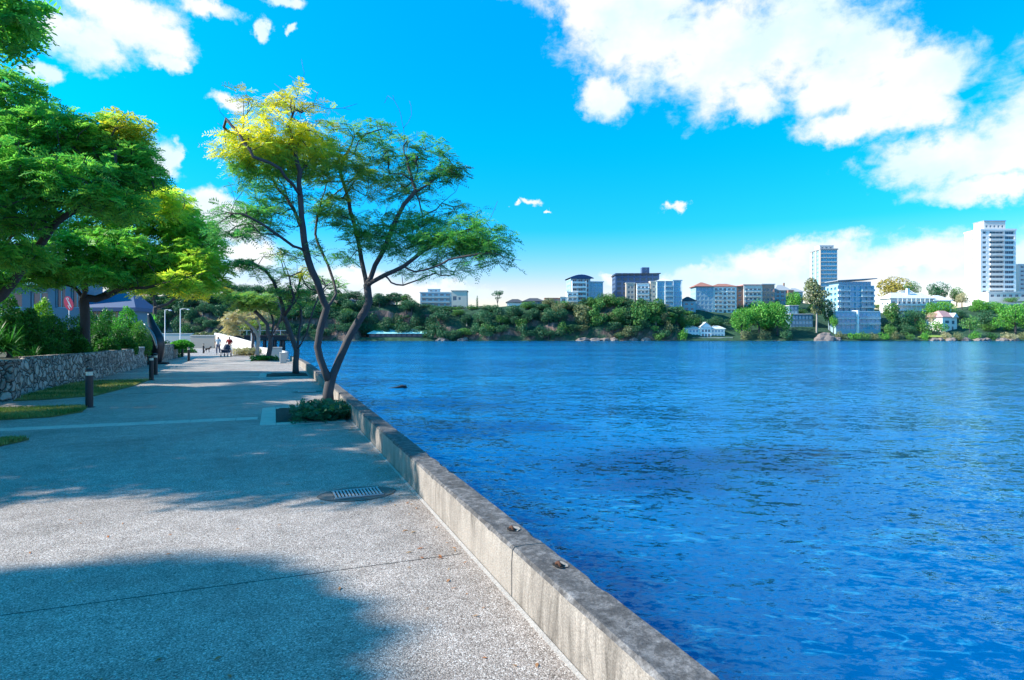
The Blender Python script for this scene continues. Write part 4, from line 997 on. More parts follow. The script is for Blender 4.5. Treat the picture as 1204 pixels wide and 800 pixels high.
for i in range(9):
    t = i / 8; lx = (-9 + 15 * t + 3 * math.sin(t * 3.14)) * sc; lz = 2.55 - 1.25 * t - .3 * t * t
    q0.append((lx * CA - .42 * SA, -lx * SA - .42 * CA, lz))
fin.tube(q0, [.04, .06, .075, .085, .09, .085, .075, .06, .04], 8); fin.build('highlight_fin', plain('bronze_highlight', (.2, .24, .28), .3, .2, 4, 0, .5), e, True)  # paler fin modelled to stand for the highlight on the dark body
pl_ = MB(); pl_.prism([(-.7, -.5), (.7, -.5), (.7, .5), (-.7, .5)], -.02, .12); pl_.build('plinth', M['timber'], e, bevel=.02)

# ------------------------------------------------------------------ far end of the promenade: white curved wall, low beds, wharf
mb = MB(); cw = []
for t in [i / 16 for i in range(17)]:
    px = 252 + 47 * t; d = 92 - 22 * t ** 1.2; yt = 391.5 + 11.5 * t ** 1.6 + 1.2 * math.sin(t * 3.1)
    b = P(px, 400, d); cw.append((b.x, b.y, max(.4, P(px, yt, d).z)))
wo = Vector((cw[8][0], cw[8][1], 0)); e = empty('curved_white_wall', wo, 'sunlit curved white concrete wall beyond the walkers', 'wall')
for i, (x, y, h) in enumerate(cw):
    nx, ny = FV.x * .3, FV.y * .3
    mb.v += [(x - wo.x, y - wo.y, -.05), (x - wo.x, y - wo.y, h), (x - wo.x + nx, y - wo.y + ny, h), (x - wo.x + nx, y - wo.y + ny, -1.6)]
for i in range(16):
    for k_ in range(3): mb.f.append((i * 4 + k_, (i + 1) * 4 + k_, (i + 1) * 4 + k_ + 1, i * 4 + k_ + 1)); mb.m.append(0)
mb.f += [(0, 1, 2, 3), (67, 66, 65, 64)]; mb.m += [0, 0]
mb.build('wall_body', M['white_conc'], e)
def low_wall(px0, px1, yt, yb, d, mat, label, thick=.4):
    p0, p1 = P(px0, yb, d), P(px1, yb, d); zt = P(px0, yt, d).z; w = (p1 - p0).length
    e = empty('low_wall', (p0.x, p0.y, 0), label, 'wall', None, -A); b = MB(); b.box(0, 0, -.1, w, thick, zt); b.build('wall_body', mat, e, bevel=.03)
    c = MB(); c.box(-.04, -.05, zt, w + .04, thick + .05, zt + .12); c.build('coping', M['white_conc'], e, bevel=.02)
low_wall(190, 226, 393.0, 404, 98, M['cream'], 'pale low wall at the end of the promenade behind the tall lamp')
low_wall(224, 252, 395.2, 404, 90, M['beige'], 'planter wall carrying pale shrubs left of the curved white wall')
for px, y, w in ((232, 392, 6), (241, 391, 6.5), (249, 393, 5), (262, 389, 5), (254, 387.5, 5)):
    p = P(px, y, 94); bush(Vector((p.x, p.y, P(px, 396, 94).z - .3)), w * 94 / FPX, 1.2, max(.5, p.z - P(px, 396, 94).z + .3), 1100, 'pale dry shrub in the row above the planter wall at the promenade end', 'leaf_olive', 'planter_shrub', .22, group='pale shrubs above the planter wall')
# timber wharf over the water
WD = 136.0; w0 = P(287, 396, WD); e = empty('timber_wharf', (w0.x, w0.y, WATER_Z), 'dark timber wharf on piles in the river behind the riverside trees', 'wharf', None, -A)
H0 = P(0, 394.2, WD).z - WATER_Z; wl = (336 - 270) * WD / FPX
dk = MB(); dk.box(-4, 0, H0 - .25, wl - 3.2, 5, H0); dk.build('deck', M['timber'], e)
be = MB(); be.box(-4, .3, H0 - 1.1, wl - 3.2, .7, H0 - .25); be.build('beam', M['timber'], e)
for px, w in ((309, .45), (318.5, .62), (321.5, .4), (326.5, .35), (331.5, .4)):
    x = (px - 287) * WD / FPX; pl2 = MB(); pl2.tube([(x, 1, -2), (x + (.5 if px == 326.5 else 0), 1, H0 - .3)], [w, w * .85], 10); pl2.build('pile', M['timber'], e, True)
ra = MB()
for i in range(9): ra.box(-4 + i * 1.5, .1, H0, -3.9 + i * 1.5, .2, H0 + 1.0)
ra.box(-4, .1, H0 + 1.0, wl - 3.2, .2, H0 + 1.08); ra.build('railing', M['iron'], e)
# driftwood in the river
p = P(470, 456.2, (EYE - WATER_Z) * FPX / (456.2 - HY)); e = empty('floating_log', (p.x, p.y, WATER_Z), 'small dark piece of driftwood floating near the large tree', 'driftwood')
b = MB(); b.tube([(-.75, .1, -.02), (-.2, 0, .03), (.15, 0, .08), (.38, 0, .06), (.45, .02, .0)], [.02, .05, .1, .09, .04], 8); b.build('log', M['timber'], e, True)

# ------------------------------------------------------------------ far bank terrain
D0 = 392.0
def lerp(x, xs, ys_): return float(np.interp(x, xs, ys_))
PLAT_X = [-400, 150, 260, 330, 400, 460, 550, 600, 670, 730, 800, 850, 900, 940, 985, 1040, 1100, 1150, 1204, 1500]
PLAT_Y = [352, 350, 346, 350, 356, 358, 364, 360, 358, 352, 364, 366, 362, 356, 362, 364, 366, 358, 352, 350]
CLIFF_V = [-400, 700, 790, 830, 900, 1000, 1100, 1500]      # how far behind the bank the plateau is reached
CLIFF_D = [30, 26, 34, 60, 75, 80, 95, 95]
def bank_h(px, v):
    top = EYE + (HY - lerp(px, PLAT_X, PLAT_Y)) / FPX * (D0 + lerp(px, CLIFF_V, CLIFF_D)); cd = lerp(px, CLIFF_V, CLIFF_D)
    if v < 0: return WATER_Z - 1.5
    n = mnoise.noise(Vector((px * .03, v * .05, 2)))
    t = (v - 3 - 3 * n) / max(5, cd - 6)
    low = -.9 + .05 * v
    if t <= 0: return low
    if cd < 40: t = min(1, t); s = t ** .75
    else: t = min(1, t); s = t * t * (3 - 2 * t) * .6 + t * .4
    h = low + (top - low) * s
    if cd < 40 and t < 1: h += 2.2 * mnoise.noise(Vector((px * .05, v * .12, 5)))
    if v > cd: h += (v - cd) * .02
    if 424 < px < 512 and v < 16: h = min(h, .7)
    return h
def bank_pt(px, v):
    return P(px, HY, D0 + v)
tm = MB(); pxs = np.arange(-420, 1560, 5); vss = [-12, -.5, 2, 4, 6, 8, 11, 14, 17, 20, 23, 26, 30, 35, 42, 50, 60, 72, 85, 100, 130, 180, 260]
for px in pxs:
    for v in vss:
        q_ = bank_pt(px, v); tm.v.append((q_.x + mnoise.noise(Vector((px * .1, v * .3, 1))) * 1.2, q_.y + mnoise.noise(Vector((px * .1, v * .3, 9))) * 1.2, bank_h(px, v)))
nv = len(vss)
tm.f = [(i * nv + j, (i + 1) * nv + j, (i + 1) * nv + j + 1, i * nv + j + 1) for i in range(len(pxs) - 1) for j in range(nv - 1)]; tm.m = [0] * len(tm.f)
tag(tm.build('far_bank_terrain', M['rock']), kind='structure')

# ------------------------------------------------------------------ buildings
class House:
    """built in its own frame: x to the right, y away, z up; front face at y=0"""
    def __init__(s, name, label, cat, px, ybase, d, rot=0.0, group=None):
        p = P(px, ybase, d); s.d = d; s.m = d / FPX
        s.e = empty(name, p, label, cat, group, -A + rot); s.cache = {}; s.nwin = 0; s.name = name
    def part(s, mb, name, mat, **k): return mb.build(name, mat, s.e, **k)
    def block(s, x0, y0, z0, w, dp, h, mat, front=(), left=(), winmat='glass', frame='frame', reveal=.28, name='wall', bars=(2, 1)):
        """box with real window openings in its front and left faces. front/left: rows of (u0,u1,z0,z1)"""
        mb = MB()
        def facade(ops, W, at, flip):
            us = sorted({0, W} | {o[0] for o in ops} | {o[1] for o in ops}); zs = sorted({0, h} | {o[2] for o in ops} | {o[3] for o in ops})
            for i in range(len(us) - 1):
                for j in range(len(zs) - 1):
                    cu, cz = (us[i] + us[i + 1]) / 2, (zs[j] + zs[j + 1]) / 2
                    if any(o[0] < cu < o[1] and o[2] < cz < o[3] for o in ops): continue
                    mb.face([at(us[i], 0, zs[j]), at(us[i + 1], 0, zs[j]), at(us[i + 1], 0, zs[j + 1]), at(us[i], 0, zs[j + 1])])
            for (a, b, c, d) in ops:
                r = reveal
                mb.face([at(a, 0, c), at(a, r, c), at(b, r, c), at(b, 0, c)]); mb.face([at(a, 0, d), at(b, 0, d), at(b, r, d), at(a, r, d)])
                mb.face([at(a, 0, c), at(a, 0, d), at(a, r, d), at(a, r, c)]); mb.face([at(b, 0, c), at(b, r, c), at(b, r, d), at(b, 0, d)])
        facade(front, w, lambda u, r, z: (x0 + u, y0 + r, z0 + z), 0)
        facade(left, dp, lambda u, r, z: (x0 + r, y0 + dp - u, z0 + z), 0)
        mb.face([(x0 + w, y0, z0), (x0 + w, y0 + dp, z0), (x0 + w, y0 + dp, z0 + h), (x0 + w, y0, z0 + h)])
        mb.face([(x0 + w, y0 + dp, z0), (x0, y0 + dp, z0), (x0, y0 + dp, z0 + h), (x0 + w, y0 + dp, z0 + h)])
        mb.face([(x0, y0, z0 + h), (x0 + w, y0, z0 + h), (x0 + w, y0 + dp, z0 + h), (x0, y0 + dp, z0 + h)])
        o = s.part(mb, name, M[mat])
        for (a, b, c, d) in front: s.window(x0 + a, y0 + reveal, z0 + c, b - a, d - c, 0, winmat, frame, bars)
        for (a, b, c, d) in left: s.window(x0 + reveal, y0 + dp - a, z0 + c, b - a, d - c, -math.pi / 2, winmat, frame, bars)
        return o
    def window(s, x, y, z, w, h, rz, glass, frame, bars):
        key = (round(w, 2), round(h, 2), glass, frame, bars)
        if key not in s.cache:
            f = MB(); t = min(.12, w * .08)
            f.box(0, -.1, 0, t, 0, h); f.box(w - t, -.1, 0, w, 0, h); f.box(t, -.1, 0, w - t, 0, t); f.box(t, -.1, h - t, w - t, 0, h)
            for i in range(1, bars[0]): f.box(w * i / bars[0] - t / 2, -.09, t, w * i / bars[0] + t / 2, -.01, h - t)
            for i in range(1, bars[1]): f.box(t, -.085, h * i / bars[1] - t / 2, w - t, -.015, h * i / bars[1] + t / 2)
            fo = f.build('window', M[frame], s.e); g = MB(); g.face([(t * .5, -.05, t * .5), (w - t * .5, -.05, t * .5), (w - t * .5, -.05, h - t * .5), (t * .5, -.05, h - t * .5)]); go = g.build('pane', M[glass], fo)
            s.cache[key] = (fo, go)
        else:
            fo, go = s.cache[key]; fo = fo.copy(); COL.objects.link(fo); go = go.copy(); COL.objects.link(go); go.parent = fo
        fo.location = (x, y, z); fo.rotation_euler = (0, 0, rz); s.nwin += 1
    def balcony(s, x0, y0, z, w, dp, slab='white', rail='balus', hr=1.05, side=True):
        b = MB(); b.box(x0, y0 - dp, z - .28, x0 + w, y0 - .003, z); o = s.part(b, 'balcony_slab', M[slab])
        r = MB(); r.box(x0 + .05, y0 - dp + .02, z + .05, x0 + w - .05, y0 - dp + .1, z + hr)
        if side:
            r.box(x0 + .05, y0 - dp + .1, z + .05, x0 + .13, y0 - .01, z + hr); r.box(x0 + w - .13, y0 - dp + .1, z + .05, x0 + w - .05, y0 - .01, z + hr)
        r.build('balustrade', M[rail], o)
    def slab(s, x0, y0, z, w, dp, t, mat, over=.0, name='roof'):
        b = MB(); b.box(x0 - over, y0 - over, z + .003, x0 + w + over, y0 + dp + over, z + t); return s.part(b, name, M[mat])
    def hip(s, x0, y0, z, w, dp, h, mat, over=.5, gable=False, name='roof'):
        a, b, c, d = x0 - over, x0 + w + over, y0 - over, y0 + dp + over; mb = MB(); r = 0 if gable else min(w, dp) / 2
        if w >= dp: r1, r2 = (a + r, (c + d) / 2, z + h), (b - r, (c + d) / 2, z + h)
        else: r1, r2 = ((a + b) / 2, c + r, z + h), ((a + b) / 2, d - r, z + h)
        A1, B1, C1, D1 = (a, c, z), (b, c, z), (b, d, z), (a, d, z)
        if w >= dp: fs = [(A1, B1, r2, r1), (C1, D1, r1, r2), (D1, A1, r1), (B1, C1, r2)]
        else: fs = [(A1, B1, r1), (C1, D1, r2), (D1, A1, r1, r2), (B1, C1, r2, r1)]
        for f in fs: mb.face(f)
        mb.face([A1, D1, C1, B1]); 
        for (p_, q_) in ((A1, B1), (B1, C1), (C1, D1), (D1, A1)): mb.face([p_, q_, (q_[0], q_[1], z + .004 - .3), (p_[0], p_[1], z + .004 - .3)])
        return s.part(mb, name, M[mat])
def grid(W, n, z0, fl, fh, wfrac=.6, h0=.9, h1=2.4, m=.6):
    """window openings: n bays over width W, fl floors of height fh"""
    out = []; b = (W - 2 * m) / n
    for f in range(fl):
        for i in range(n):
            c = m + b * (i + .5); out.append((c - b * wfrac / 2, c + b * wfrac / 2, z0 + f * fh + h0, z0 + f * fh + h1))
    return out
SINK = 5.0     # walls carry on below ground, into the slope

# white residential tower at the right
H = House('apartment_tower', 'tallest white apartment tower with stacked dark balcony bands, near the right edge', 'tower', 1153, 352, 486, rot=.0)
fh = 3.9; nf = 14; W = 28; Dp = 17
H.block(0, 0, -SINK, W, Dp, SINK + nf * fh, 'white', [(1.6, 4.6, SINK + f * fh + 1.2, SINK + f * fh + 3.0) for f in range(1, nf)] + [(7.2, 18.4, SINK + f * fh + .35, SINK + f * fh + 3.1) for f in range(1, nf)] + [(19.2, 26.8, SINK + f * fh + .9, SINK + f * fh + 3.2) for f in range(1, nf)],
        [(Dp * .46, Dp * .54, SINK + f * fh + 1.3, SINK + f * fh + 2.6) for f in range(2, nf)], bars=(4, 1), reveal=1.2)
for f in range(1, nf): H.balcony(7, 0, f * fh, 11.6, 1.2, 'white', 'offwhite', 1.15)
H.slab(0, 0, nf * fh, W, Dp, 1.3, 'white', .5, 'parapet'); H.block(5, 3, nf * fh + 1.3, 17, 11, 6.5, 'offwhite', grid(17, 5, 0, 1, 5, .5, 1.5, 3.4)); H.slab(5, 3, nf * fh + 7.8, 17, 11, .6, 'grey', .4, 'plant_room_roof')
H.block(-3, -12, -SINK - 2, 44, 11, SINK + 6.5, 'offwhite', grid(44, 9, SINK + 2, 1, 4, .55, 1, 3)); H.slab(-3, -12, 4.5, 44, 10.9, .6, 'paleroof', .5, 'podium_roof')
H = House('apartment_tower', 'cream apartment block cut off by the right edge beside the white tower', 'tower', 1198, 352, 500, rot=.1)
H.block(0, 0, -SINK, 26, 16, SINK + 28, 'offwhite', grid(26, 5, SINK, 8, 3.5, .6, 1, 2.6)); H.slab(0, 0, 28, 26, 16, .8, 'paleroof', .4)
# grey-blue tower
H = House('apartment_tower', 'slim blue-fronted apartment tower with beige side piers, rising behind the pale gum tree', 'tower', 965, 352, 520, rot=.0)
fh = 3.5; nf = 12; W = 14
H.block(0, 0, -SINK, W, 18, SINK + nf * fh, 'bluegrey', [(a, a + 4.2, SINK + f * fh + .8, SINK + f * fh + 3.1) for f in range(nf) for a in (.5, 5.0, 9.4)], [(a, a + 2.2, SINK + f * fh + 1.2, SINK + f * fh + 2.8) for f in range(nf) for a in (3.5, 11.5)], 'glass_blue', bars=(2, 1))
for f in range(nf): 
    b = MB(); b.box(-.02, -.5, f * fh + .1, W, -.003, f * fh + .55); H.part(b, 'floor_band', M['offwhite'])
b = MB(); b.box(-.35, -.35, -SINK, 0.9, 18.3, nf * fh + .6); b.v = [(x if x > 0 else x, y, z) for x, y, z in b.v]
sidew = MB(); 
for (y0, y1) in ((-.4, 2.2), (6.9, 9.0), (14.2, 18.2)): sidew.box(-.4, y0, -SINK, -.003, y1, nf * fh)
H.part(sidew, 'brick_pier', M['beige'])
H.slab(0, 0, nf * fh, W, 18, 1.0, 'grey', .6, 'parapet'); H.block(1, 4, nf * fh + 1, 12, 8, 3.0, 'offwhite', grid(12, 3, 0, 1, 3, .5, .8, 2)); H.slab(1, 4, nf * fh + 4, 12, 8, .4, 'paleroof', .3, 'plant_room_roof')

# left cliff-top buildings
H = House('house', 'low dark-roofed cliff-top house far left, seen through the large tree', 'house', 436, 362, 424)
H.block(0, 0, -SINK, 15, 9, SINK + 4.4, 'grey', grid(15, 4, SINK, 1, 3, .5)); H.hip(0, 0, 4.4, 15, 9, 2.4, 'darkroof')
H = House('house', 'long low cliff-top house with grey roof left of the forked trunk gap', 'house', 396, 360, 428)
H.block(0, 0, -SINK, 18, 9, SINK + 3.4, 'bluegrey', grid(18, 5, SINK, 1, 3, .5)); H.hip(0, 0, 3.4, 18, 9, 2, 'darkroof')
H = House('apartment_building', 'pale cliff-top apartment block with sunlit cream end, behind the right branches of the large tree', 'building', 494, 368, 426, rot=.0)
H.block(0, 0, -SINK, 22, 13, SINK + 14, 'bluegrey', grid(22, 5, SINK + .5, 4, 3.4, .62, .6, 2.6), grid(13, 3, SINK + .5, 4, 3.4, .4), bars=(3, 1))
for f in range(1, 4): H.balcony(.6, 0, f * 3.4 + .5, 20, 1.2, 'offwhite', 'balus')
H.slab(0, 0, 14, 22, 13, .5, 'paleroof', .5); H.block(22.003, -1.5, -SINK, 10.5, 12, SINK + 15, 'cream', [(1, 3.6, SINK + 8.4, SINK + 11.5), (1, 3.6, SINK + 2.4, SINK + 5), (4.8, 6.4, SINK + 8.8, SINK + 10.8)], grid(12, 2, SINK + 1, 4, 3.4, .3)); H.slab(22, -1.5, 15, 10.5, 12, .5, 'beige', .5)
H.block(5, 3, 14.5, 8, 5, 2.4, 'bluegrey', grid(8, 2, 0, 1, 2.4, .5, .5, 1.6)); H.hip(5, 3, 16.9, 8, 5, 1.4, 'paleroof')
H = House('shed', 'long low shed with a pale teal roof at the foot of the far cliff', 'shed', 434, 396.5, 398)
H.block(0, 0, -1, 35, 9, 3.4, 'darkroof', [(1 + i * 3.4, 3.6 + i * 3.4, 1.2, 2.8) for i in range(10)], bars=(1, 1), frame='frame_d')
b = MB(); b.raw([(-1.0, -1.2, 2.4), (37.5, -1.2, 2.4), (36, 5.5, 5.4), (4, 5.5, 5.4), (-1.0, -1.2, 2.1), (37.5, -1.2, 2.1), (36, 5.5, 5.1), (4, 5.5, 5.1), (37, 10, 2.4), (1, 10, 2.4)], [(0, 1, 2, 3), (4, 7, 6, 5), (0, 4, 5, 1), (3, 2, 8, 9), (0, 3, 9), (1, 8, 2)]); H.part(b, 'roof', M['teal'])
H = House('house', 'long white cliff-top house with dark roof, next to the dark umbrella-shaped tree', 'house', 596, 364, 424)
H.block(0, 0, -SINK, 11.5, 9, SINK + 5, 'white', grid(11.5, 4, SINK, 1, 3, .5, .6, 2.2), grid(9, 2, SINK, 1, 3, .4)); H.hip(0, 0, 5, 11.5, 9, 2.4, 'darkroof', .8)
H.block(11.503, -2, -SINK, 14, 10, SINK + 5.6, 'bluewall', grid(14, 4, SINK, 2, 2.8, .6, .6, 2.2)); H.hip(11.503, -2, 5.6, 14, 10, 2.4, 'darkroof', .8)
H = House('townhouse', 'salmon pink low townhouse beside the stepped white terrace', 'building', 641, 364, 424)
H.block(0, 0, -SINK, 10, 9, SINK + 7.5, 'pink', grid(10, 3, SINK, 2, 3.4, .5, .8, 2.4), grid(9, 2, SINK, 2, 3.4, .4)); H.slab(0, 0, 7.5, 10, 9, .5, 'redroof', .4)
H = House('apartment_building', 'small stepped white terrace building left of the curved blue-roofed block', 'building', 659, 366, 422)
H.block(0, 0, -SINK, 4.5, 8, SINK + 9.5, 'bluegrey', grid(4.5, 1, SINK, 3, 3, .7, .5, 2.4)); H.slab(0, 0, 9.5, 4.5, 8, .4, 'offwhite', .4, 'flat_roof')
H.block(4.503, -1, -SINK, 7.5, 9, SINK + 13, 'white', grid(7.5, 2, SINK, 4, 3.2, .7, .5, 2.5)); H.slab(4.503, -1, 13, 7.5, 9, .4, 'offwhite', .4)
for f in range(1, 4): H.balcony(4.7, -1, f * 3.2 + .3, 7, 1.2)
H = House('apartment_building', 'apartment block with curved blue roof, white balcony tower and glazed right wing', 'building', 671, 360, 426, rot=.12)
H.block(0, 0, -SINK, 14, 14, SINK + 19, 'bluegrey', grid(14, 3, SINK, 6, 3.2, .7, .4, 2.6), grid(14, 3, SINK, 6, 3.2, .45), bars=(2, 1))
for f in range(1, 6): H.balcony(1.0, 0, f * 3.2, 9.4, 1.8, 'white', 'white', .95)
b = MB(); b.box(10.4, -1.9, -SINK, 10.9, -.003, 17.5); b.box(.6, -1.9, -SINK, 1.0, -.003, 17.5); H.part(b, 'balcony_pier', M['white'])
rf = MB(); n = 8
for i in range(n + 1):
    a = i / n; rf.v += [(-1 + 17 * a, -1.6, 19.004 + 2.9 * math.sin(a * math.pi * .85 + .25)), (-1 + 17 * a, 14.6, 19.004 + 2.9 * math.sin(a * math.pi * .85 + .25)), (-1 + 17 * a, -1.6, 19.003), (-1 + 17 * a, 14.6, 19.003)]
for i in range(n): 
    rf.f += [(i * 4, i * 4 + 4, i * 4 + 5, i * 4 + 1), (i * 4 + 2, i * 4 + 6, i * 4 + 4, i * 4), (i * 4 + 1, i * 4 + 5, i * 4 + 7, i * 4 + 3)]; rf.m += [0, 0, 0]
H.part(rf, 'curved_roof', M['blueroof'])
H.block(14.003, 1.5, -SINK, 9.5, 12, SINK + 17, 'bluegrey', grid(9.5, 3, SINK, 5, 3.3, .85, .3, 2.9), winmat='glass_blue', frame='frame_b', bars=(2, 1)); H.slab(14.003, 1.5, 17, 9.5, 12, .5, 'paleroof', .6)
H = House('apartment_building', 'broad navy-clad building with pale lower blocks and a square rooftop stair tower', 'building', 723.5, 358, 432)
H.block(0, 0, -SINK, 31, 14, SINK + 20.5, 'navy', grid(31, 7, SINK + 3, 6, 3.3, .72, .5, 2.5), grid(14, 3, SINK + 3, 6, 3.3, .5), bars=(3, 1), frame='frame_d')
b = MB(); b.raw([(-.8, -.9, 20.4), (32, -.9, 21.6), (32, 14.6, 21.6), (-.8, 14.6, 20.4), (-.8, -.9, 20.9), (32, -.9, 22.1), (32, 14.6, 22.1), (-.8, 14.6, 20.9)], [(0, 3, 2, 1), (4, 5, 6, 7), (0, 1, 5, 4), (1, 2, 6, 5), (2, 3, 7, 6), (3, 0, 4, 7)]); H.part(b, 'roof', M['darkroof'])
H.block(19.5, 3, 20.6, 5.2, 5, 5.8, 'navy', grid(5.2, 1, 0, 2, 3, .4, .8, 2), name='stair_tower')
H.block(7, -4, -SINK, 6, 4 - .003, SINK + 14.5, 'beige', grid(6, 2, SINK, 4, 3.4, .7, .5, 2.5)); H.slab(7, -4, 14.5, 6, 3.99, .4, 'offwhite', .3, 'flat_roof')
H.block(14, -5, -SINK, 9, 5 - .003, SINK + 14, 'white', grid(9, 3, SINK, 4, 3.3, .7, .5, 2.5), grid(5, 1, SINK, 4, 3.3, .4)); H.slab(14, -5, 14, 9, 4.99, .4, 'offwhite', .3, 'flat_roof')
for f in range(1, 4): H.balcony(14.2, -5, f * 3.3, 8.6, 1.2)
H.block(23.6, -6, -SINK, 4.4, 6 - .003, SINK + 15.5, 'beige', grid(4.4, 1, SINK, 4, 3.4, .5), grid(6, 2, SINK, 4, 3.4, .5)); H.slab(23.6, -6, 15.5, 4.4, 5.99, .4, 'offwhite', .3, 'flat_roof')
H = House('apartment_building', 'light blue glazed apartment block with white framing beside the navy building', 'building', 772, 372, 424)
H.block(0, 0, -SINK, 17.5, 12, SINK + 24.5, 'bluegrey', grid(17.5, 5, SINK, 7, 3.4, .86, .35, 3.0, .5), grid(12, 3, SINK, 7, 3.4, .6), winmat='glass_blue', frame='frame_b', bars=(2, 1))
for u_ in (0, 5.6, 11.2, 16.9):
    b = MB(); b.box(u_, -.5, -SINK, u_ + .55, -.004, 24.5); H.part(b, 'white_fin', M['white'])
for f in range(1, 7): H.balcony(6.4, 0, f * 3.4, 4.6, 1.3, 'bluegrey', 'balus')
H.hip(0, 0, 24.5, 11, 12, 2.2, 'paleroof', .5); H.slab(11.5, 0, 24.5, 6, 12, .6, 'bluegrey', .4, 'flat_roof')
H.block(3, -5, -SINK - 4, 8, 5 - .003, SINK + 6.5, 'white', grid(8, 2, SINK + 2, 1, 3, .5)); H.hip(3, -5, 2.5, 8, 4.9, 1.5, 'paleroof', .4)
H = House('house', 'small shaded house with dark hipped roof between two pale apartment blocks', 'house', 803, 372, 432)
H.block(0, 0, -SINK, 9, 9, SINK + 11, 'bluegrey', grid(9, 2, SINK, 3, 3.4, .5)); H.hip(0, 0, 11, 9, 9, 3, 'darkroof', .7)
H = House('apartment_building', 'wide five-storey apartment building with terracotta hipped roof and regular windows', 'building', 818, 374, 446)
H.block(0, 0, -SINK, 13, 13, SINK + 23, 'bluegrey', grid(13, 4, SINK, 7, 3.2, .7, .4, 2.6), grid(13, 3, SINK, 7, 3.2, .4), winmat='glass_blue', bars=(2, 1)); H.hip(-.5, -.5, 23, 13, 13, 3.4, 'redroof', .7)
H.block(13.003, .6, -SINK, 17, 12, SINK + 23, 'white', grid(17, 5, SINK, 7, 3.2, .62, .5, 2.5), bars=(2, 1)); H.hip(13.003, .6, 23, 17, 12, 2.4, 'redroof', .7)
for f in range(1, 7): H.balcony(14.2, .6, f * 3.2 + .1, 6, 1.1, 'white', 'balus'); H.balcony(22.6, .6, f * 3.2 + .1, 6, 1.1, 'white', 'balus')
H = House('apartment_building', 'lower brown and white apartment row above the big dark green trees', 'building', 865.5, 366, 462)
H.block(0, 0, -SINK, 5.5, 11, SINK + 18.5, 'brick', grid(5.5, 1, SINK, 5, 3.4, .5), grid(11, 2, SINK, 5, 3.4, .4)); H.slab(0, 0, 18.5, 5.5, 11, .5, 'redroof', .4)
H.block(5.503, -.8, -SINK, 14, 11, SINK + 19.5, 'offwhite', grid(14, 4, SINK, 5, 3.6, .66, .6, 2.7)); H.slab(5.503, -.8, 19.5, 14, 11, .6, 'pinkroof', .6)
for f in range(1, 5): H.balcony(6.4, -.8, f * 3.6 + .2, 12, 1.2, 'white', 'balus')
H.block(19.506, 0, -SINK, 9.5, 11, SINK + 20, 'pink', grid(9.5, 3, SINK, 5, 3.6, .66, .6, 2.7)); H.slab(19.506, 0, 20, 9.5, 11, .6, 'bluegrey', .5)
H = House('house', 'house with blue-grey hipped roofs above the tree line, left of the pale gum tree', 'house', 911, 366, 470)
H.block(0, 0, -SINK, 12, 10, SINK + 16, 'bluegrey', grid(12, 3, SINK + 7, 3, 3, .6, .5, 2.2)); H.hip(0, 0, 16, 12, 10, 4.5, 'greyroof', .8)
H.block(9, -3, -SINK, 4.2, 3 - .003, SINK + 16, 'brick', grid(4.2, 1, SINK + 8, 2, 3.4, .5)); H.hip(12.003, 1, 15, 10, 9, 3, 'greyroof', .8); H.block(12.003, 1, -SINK, 10, 9, SINK + 15, 'offwhite', grid(10, 3, SINK + 7, 2, 3.4, .6)); 
b = MB(); b.box(8.5, 4, 18, 9.4, 5, 22); H.part(b, 'chimney', M['brick'])
H = House('boathouse', 'white gabled boathouse with blue-shaded verandah on the far waterfront', 'boathouse', 805, 397, 404)
H.block(0, 0, -1.5, 10, 7, 7.3, 'white', grid(10, 4, 1.5, 2, 2.8, .6, .6, 2.2), winmat='glass_blue'); H.hip(0, 0, 5.8, 10, 7, 2, 'paleroof', .6)
H.block(10.003, -2, -1.5, 7, 9, 8.5, 'white', [(.7, 2.2, 2, 4), (2.8, 4.2, 2, 4), (4.8, 6.3, 2, 4), (.7, 2.2, 5, 6.8), (2.8, 4.2, 5, 6.8), (4.8, 6.3, 5, 6.8)]); 
b = MB(); b.raw([(9.4, -2.6, 6.9), (17.6, -2.6, 6.9), (13.5, -2.6, 10.2), (9.4, 7.6, 6.9), (17.6, 7.6, 6.9), (13.5, 7.6, 10.2)], [(0, 2, 5, 3), (1, 4, 5, 2), (3, 4, 1, 0)]); H.part(b, 'gable_roof', M['paleroof'])
b = MB(); b.raw([(10.0, -2.01, 7.003), (17.0, -2.01, 7.003), (13.5, -2.01, 9.8)], [(0, 1, 2)]); H.part(b, 'gable', M['white'])
H.block(17.006, 0, -1.5, 9.5, 7, 7.3, 'white', grid(9.5, 4, 1.5, 2, 2.8, .6, .6, 2.2), winmat='glass_blue'); H.hip(17.006, 0, 5.8, 9.5, 7, 2, 'paleroof', .6)
b = MB(); b.box(-2, -5, -2.4, 30, -2.2, .2); H.part(b, 'quay', M['cream'])
H = House('apartment_building', 'small blue lattice-fronted building below the pale gum tree', 'building', 930, 388, 418)
H.block(0, 0, -SINK, 15, 10, SINK + 10.5, 'bluewall', grid(15, 6, SINK, 3, 3.4, .72, .5, 2.7), winmat='glass_blue', bars=(3, 2)); H.slab(0, 0, 10.5, 15, 10, .5, 'offwhite', .5)
H.block(0, 2, 10.503, 6, 7, 6, 'bluewall', grid(6, 2, 0, 2, 3, .7, .5, 2.4), winmat='glass_blue', bars=(2, 2)); H.slab(0, 2, 16.5, 6, 7, .4, 'offwhite', .4, 'flat_roof')
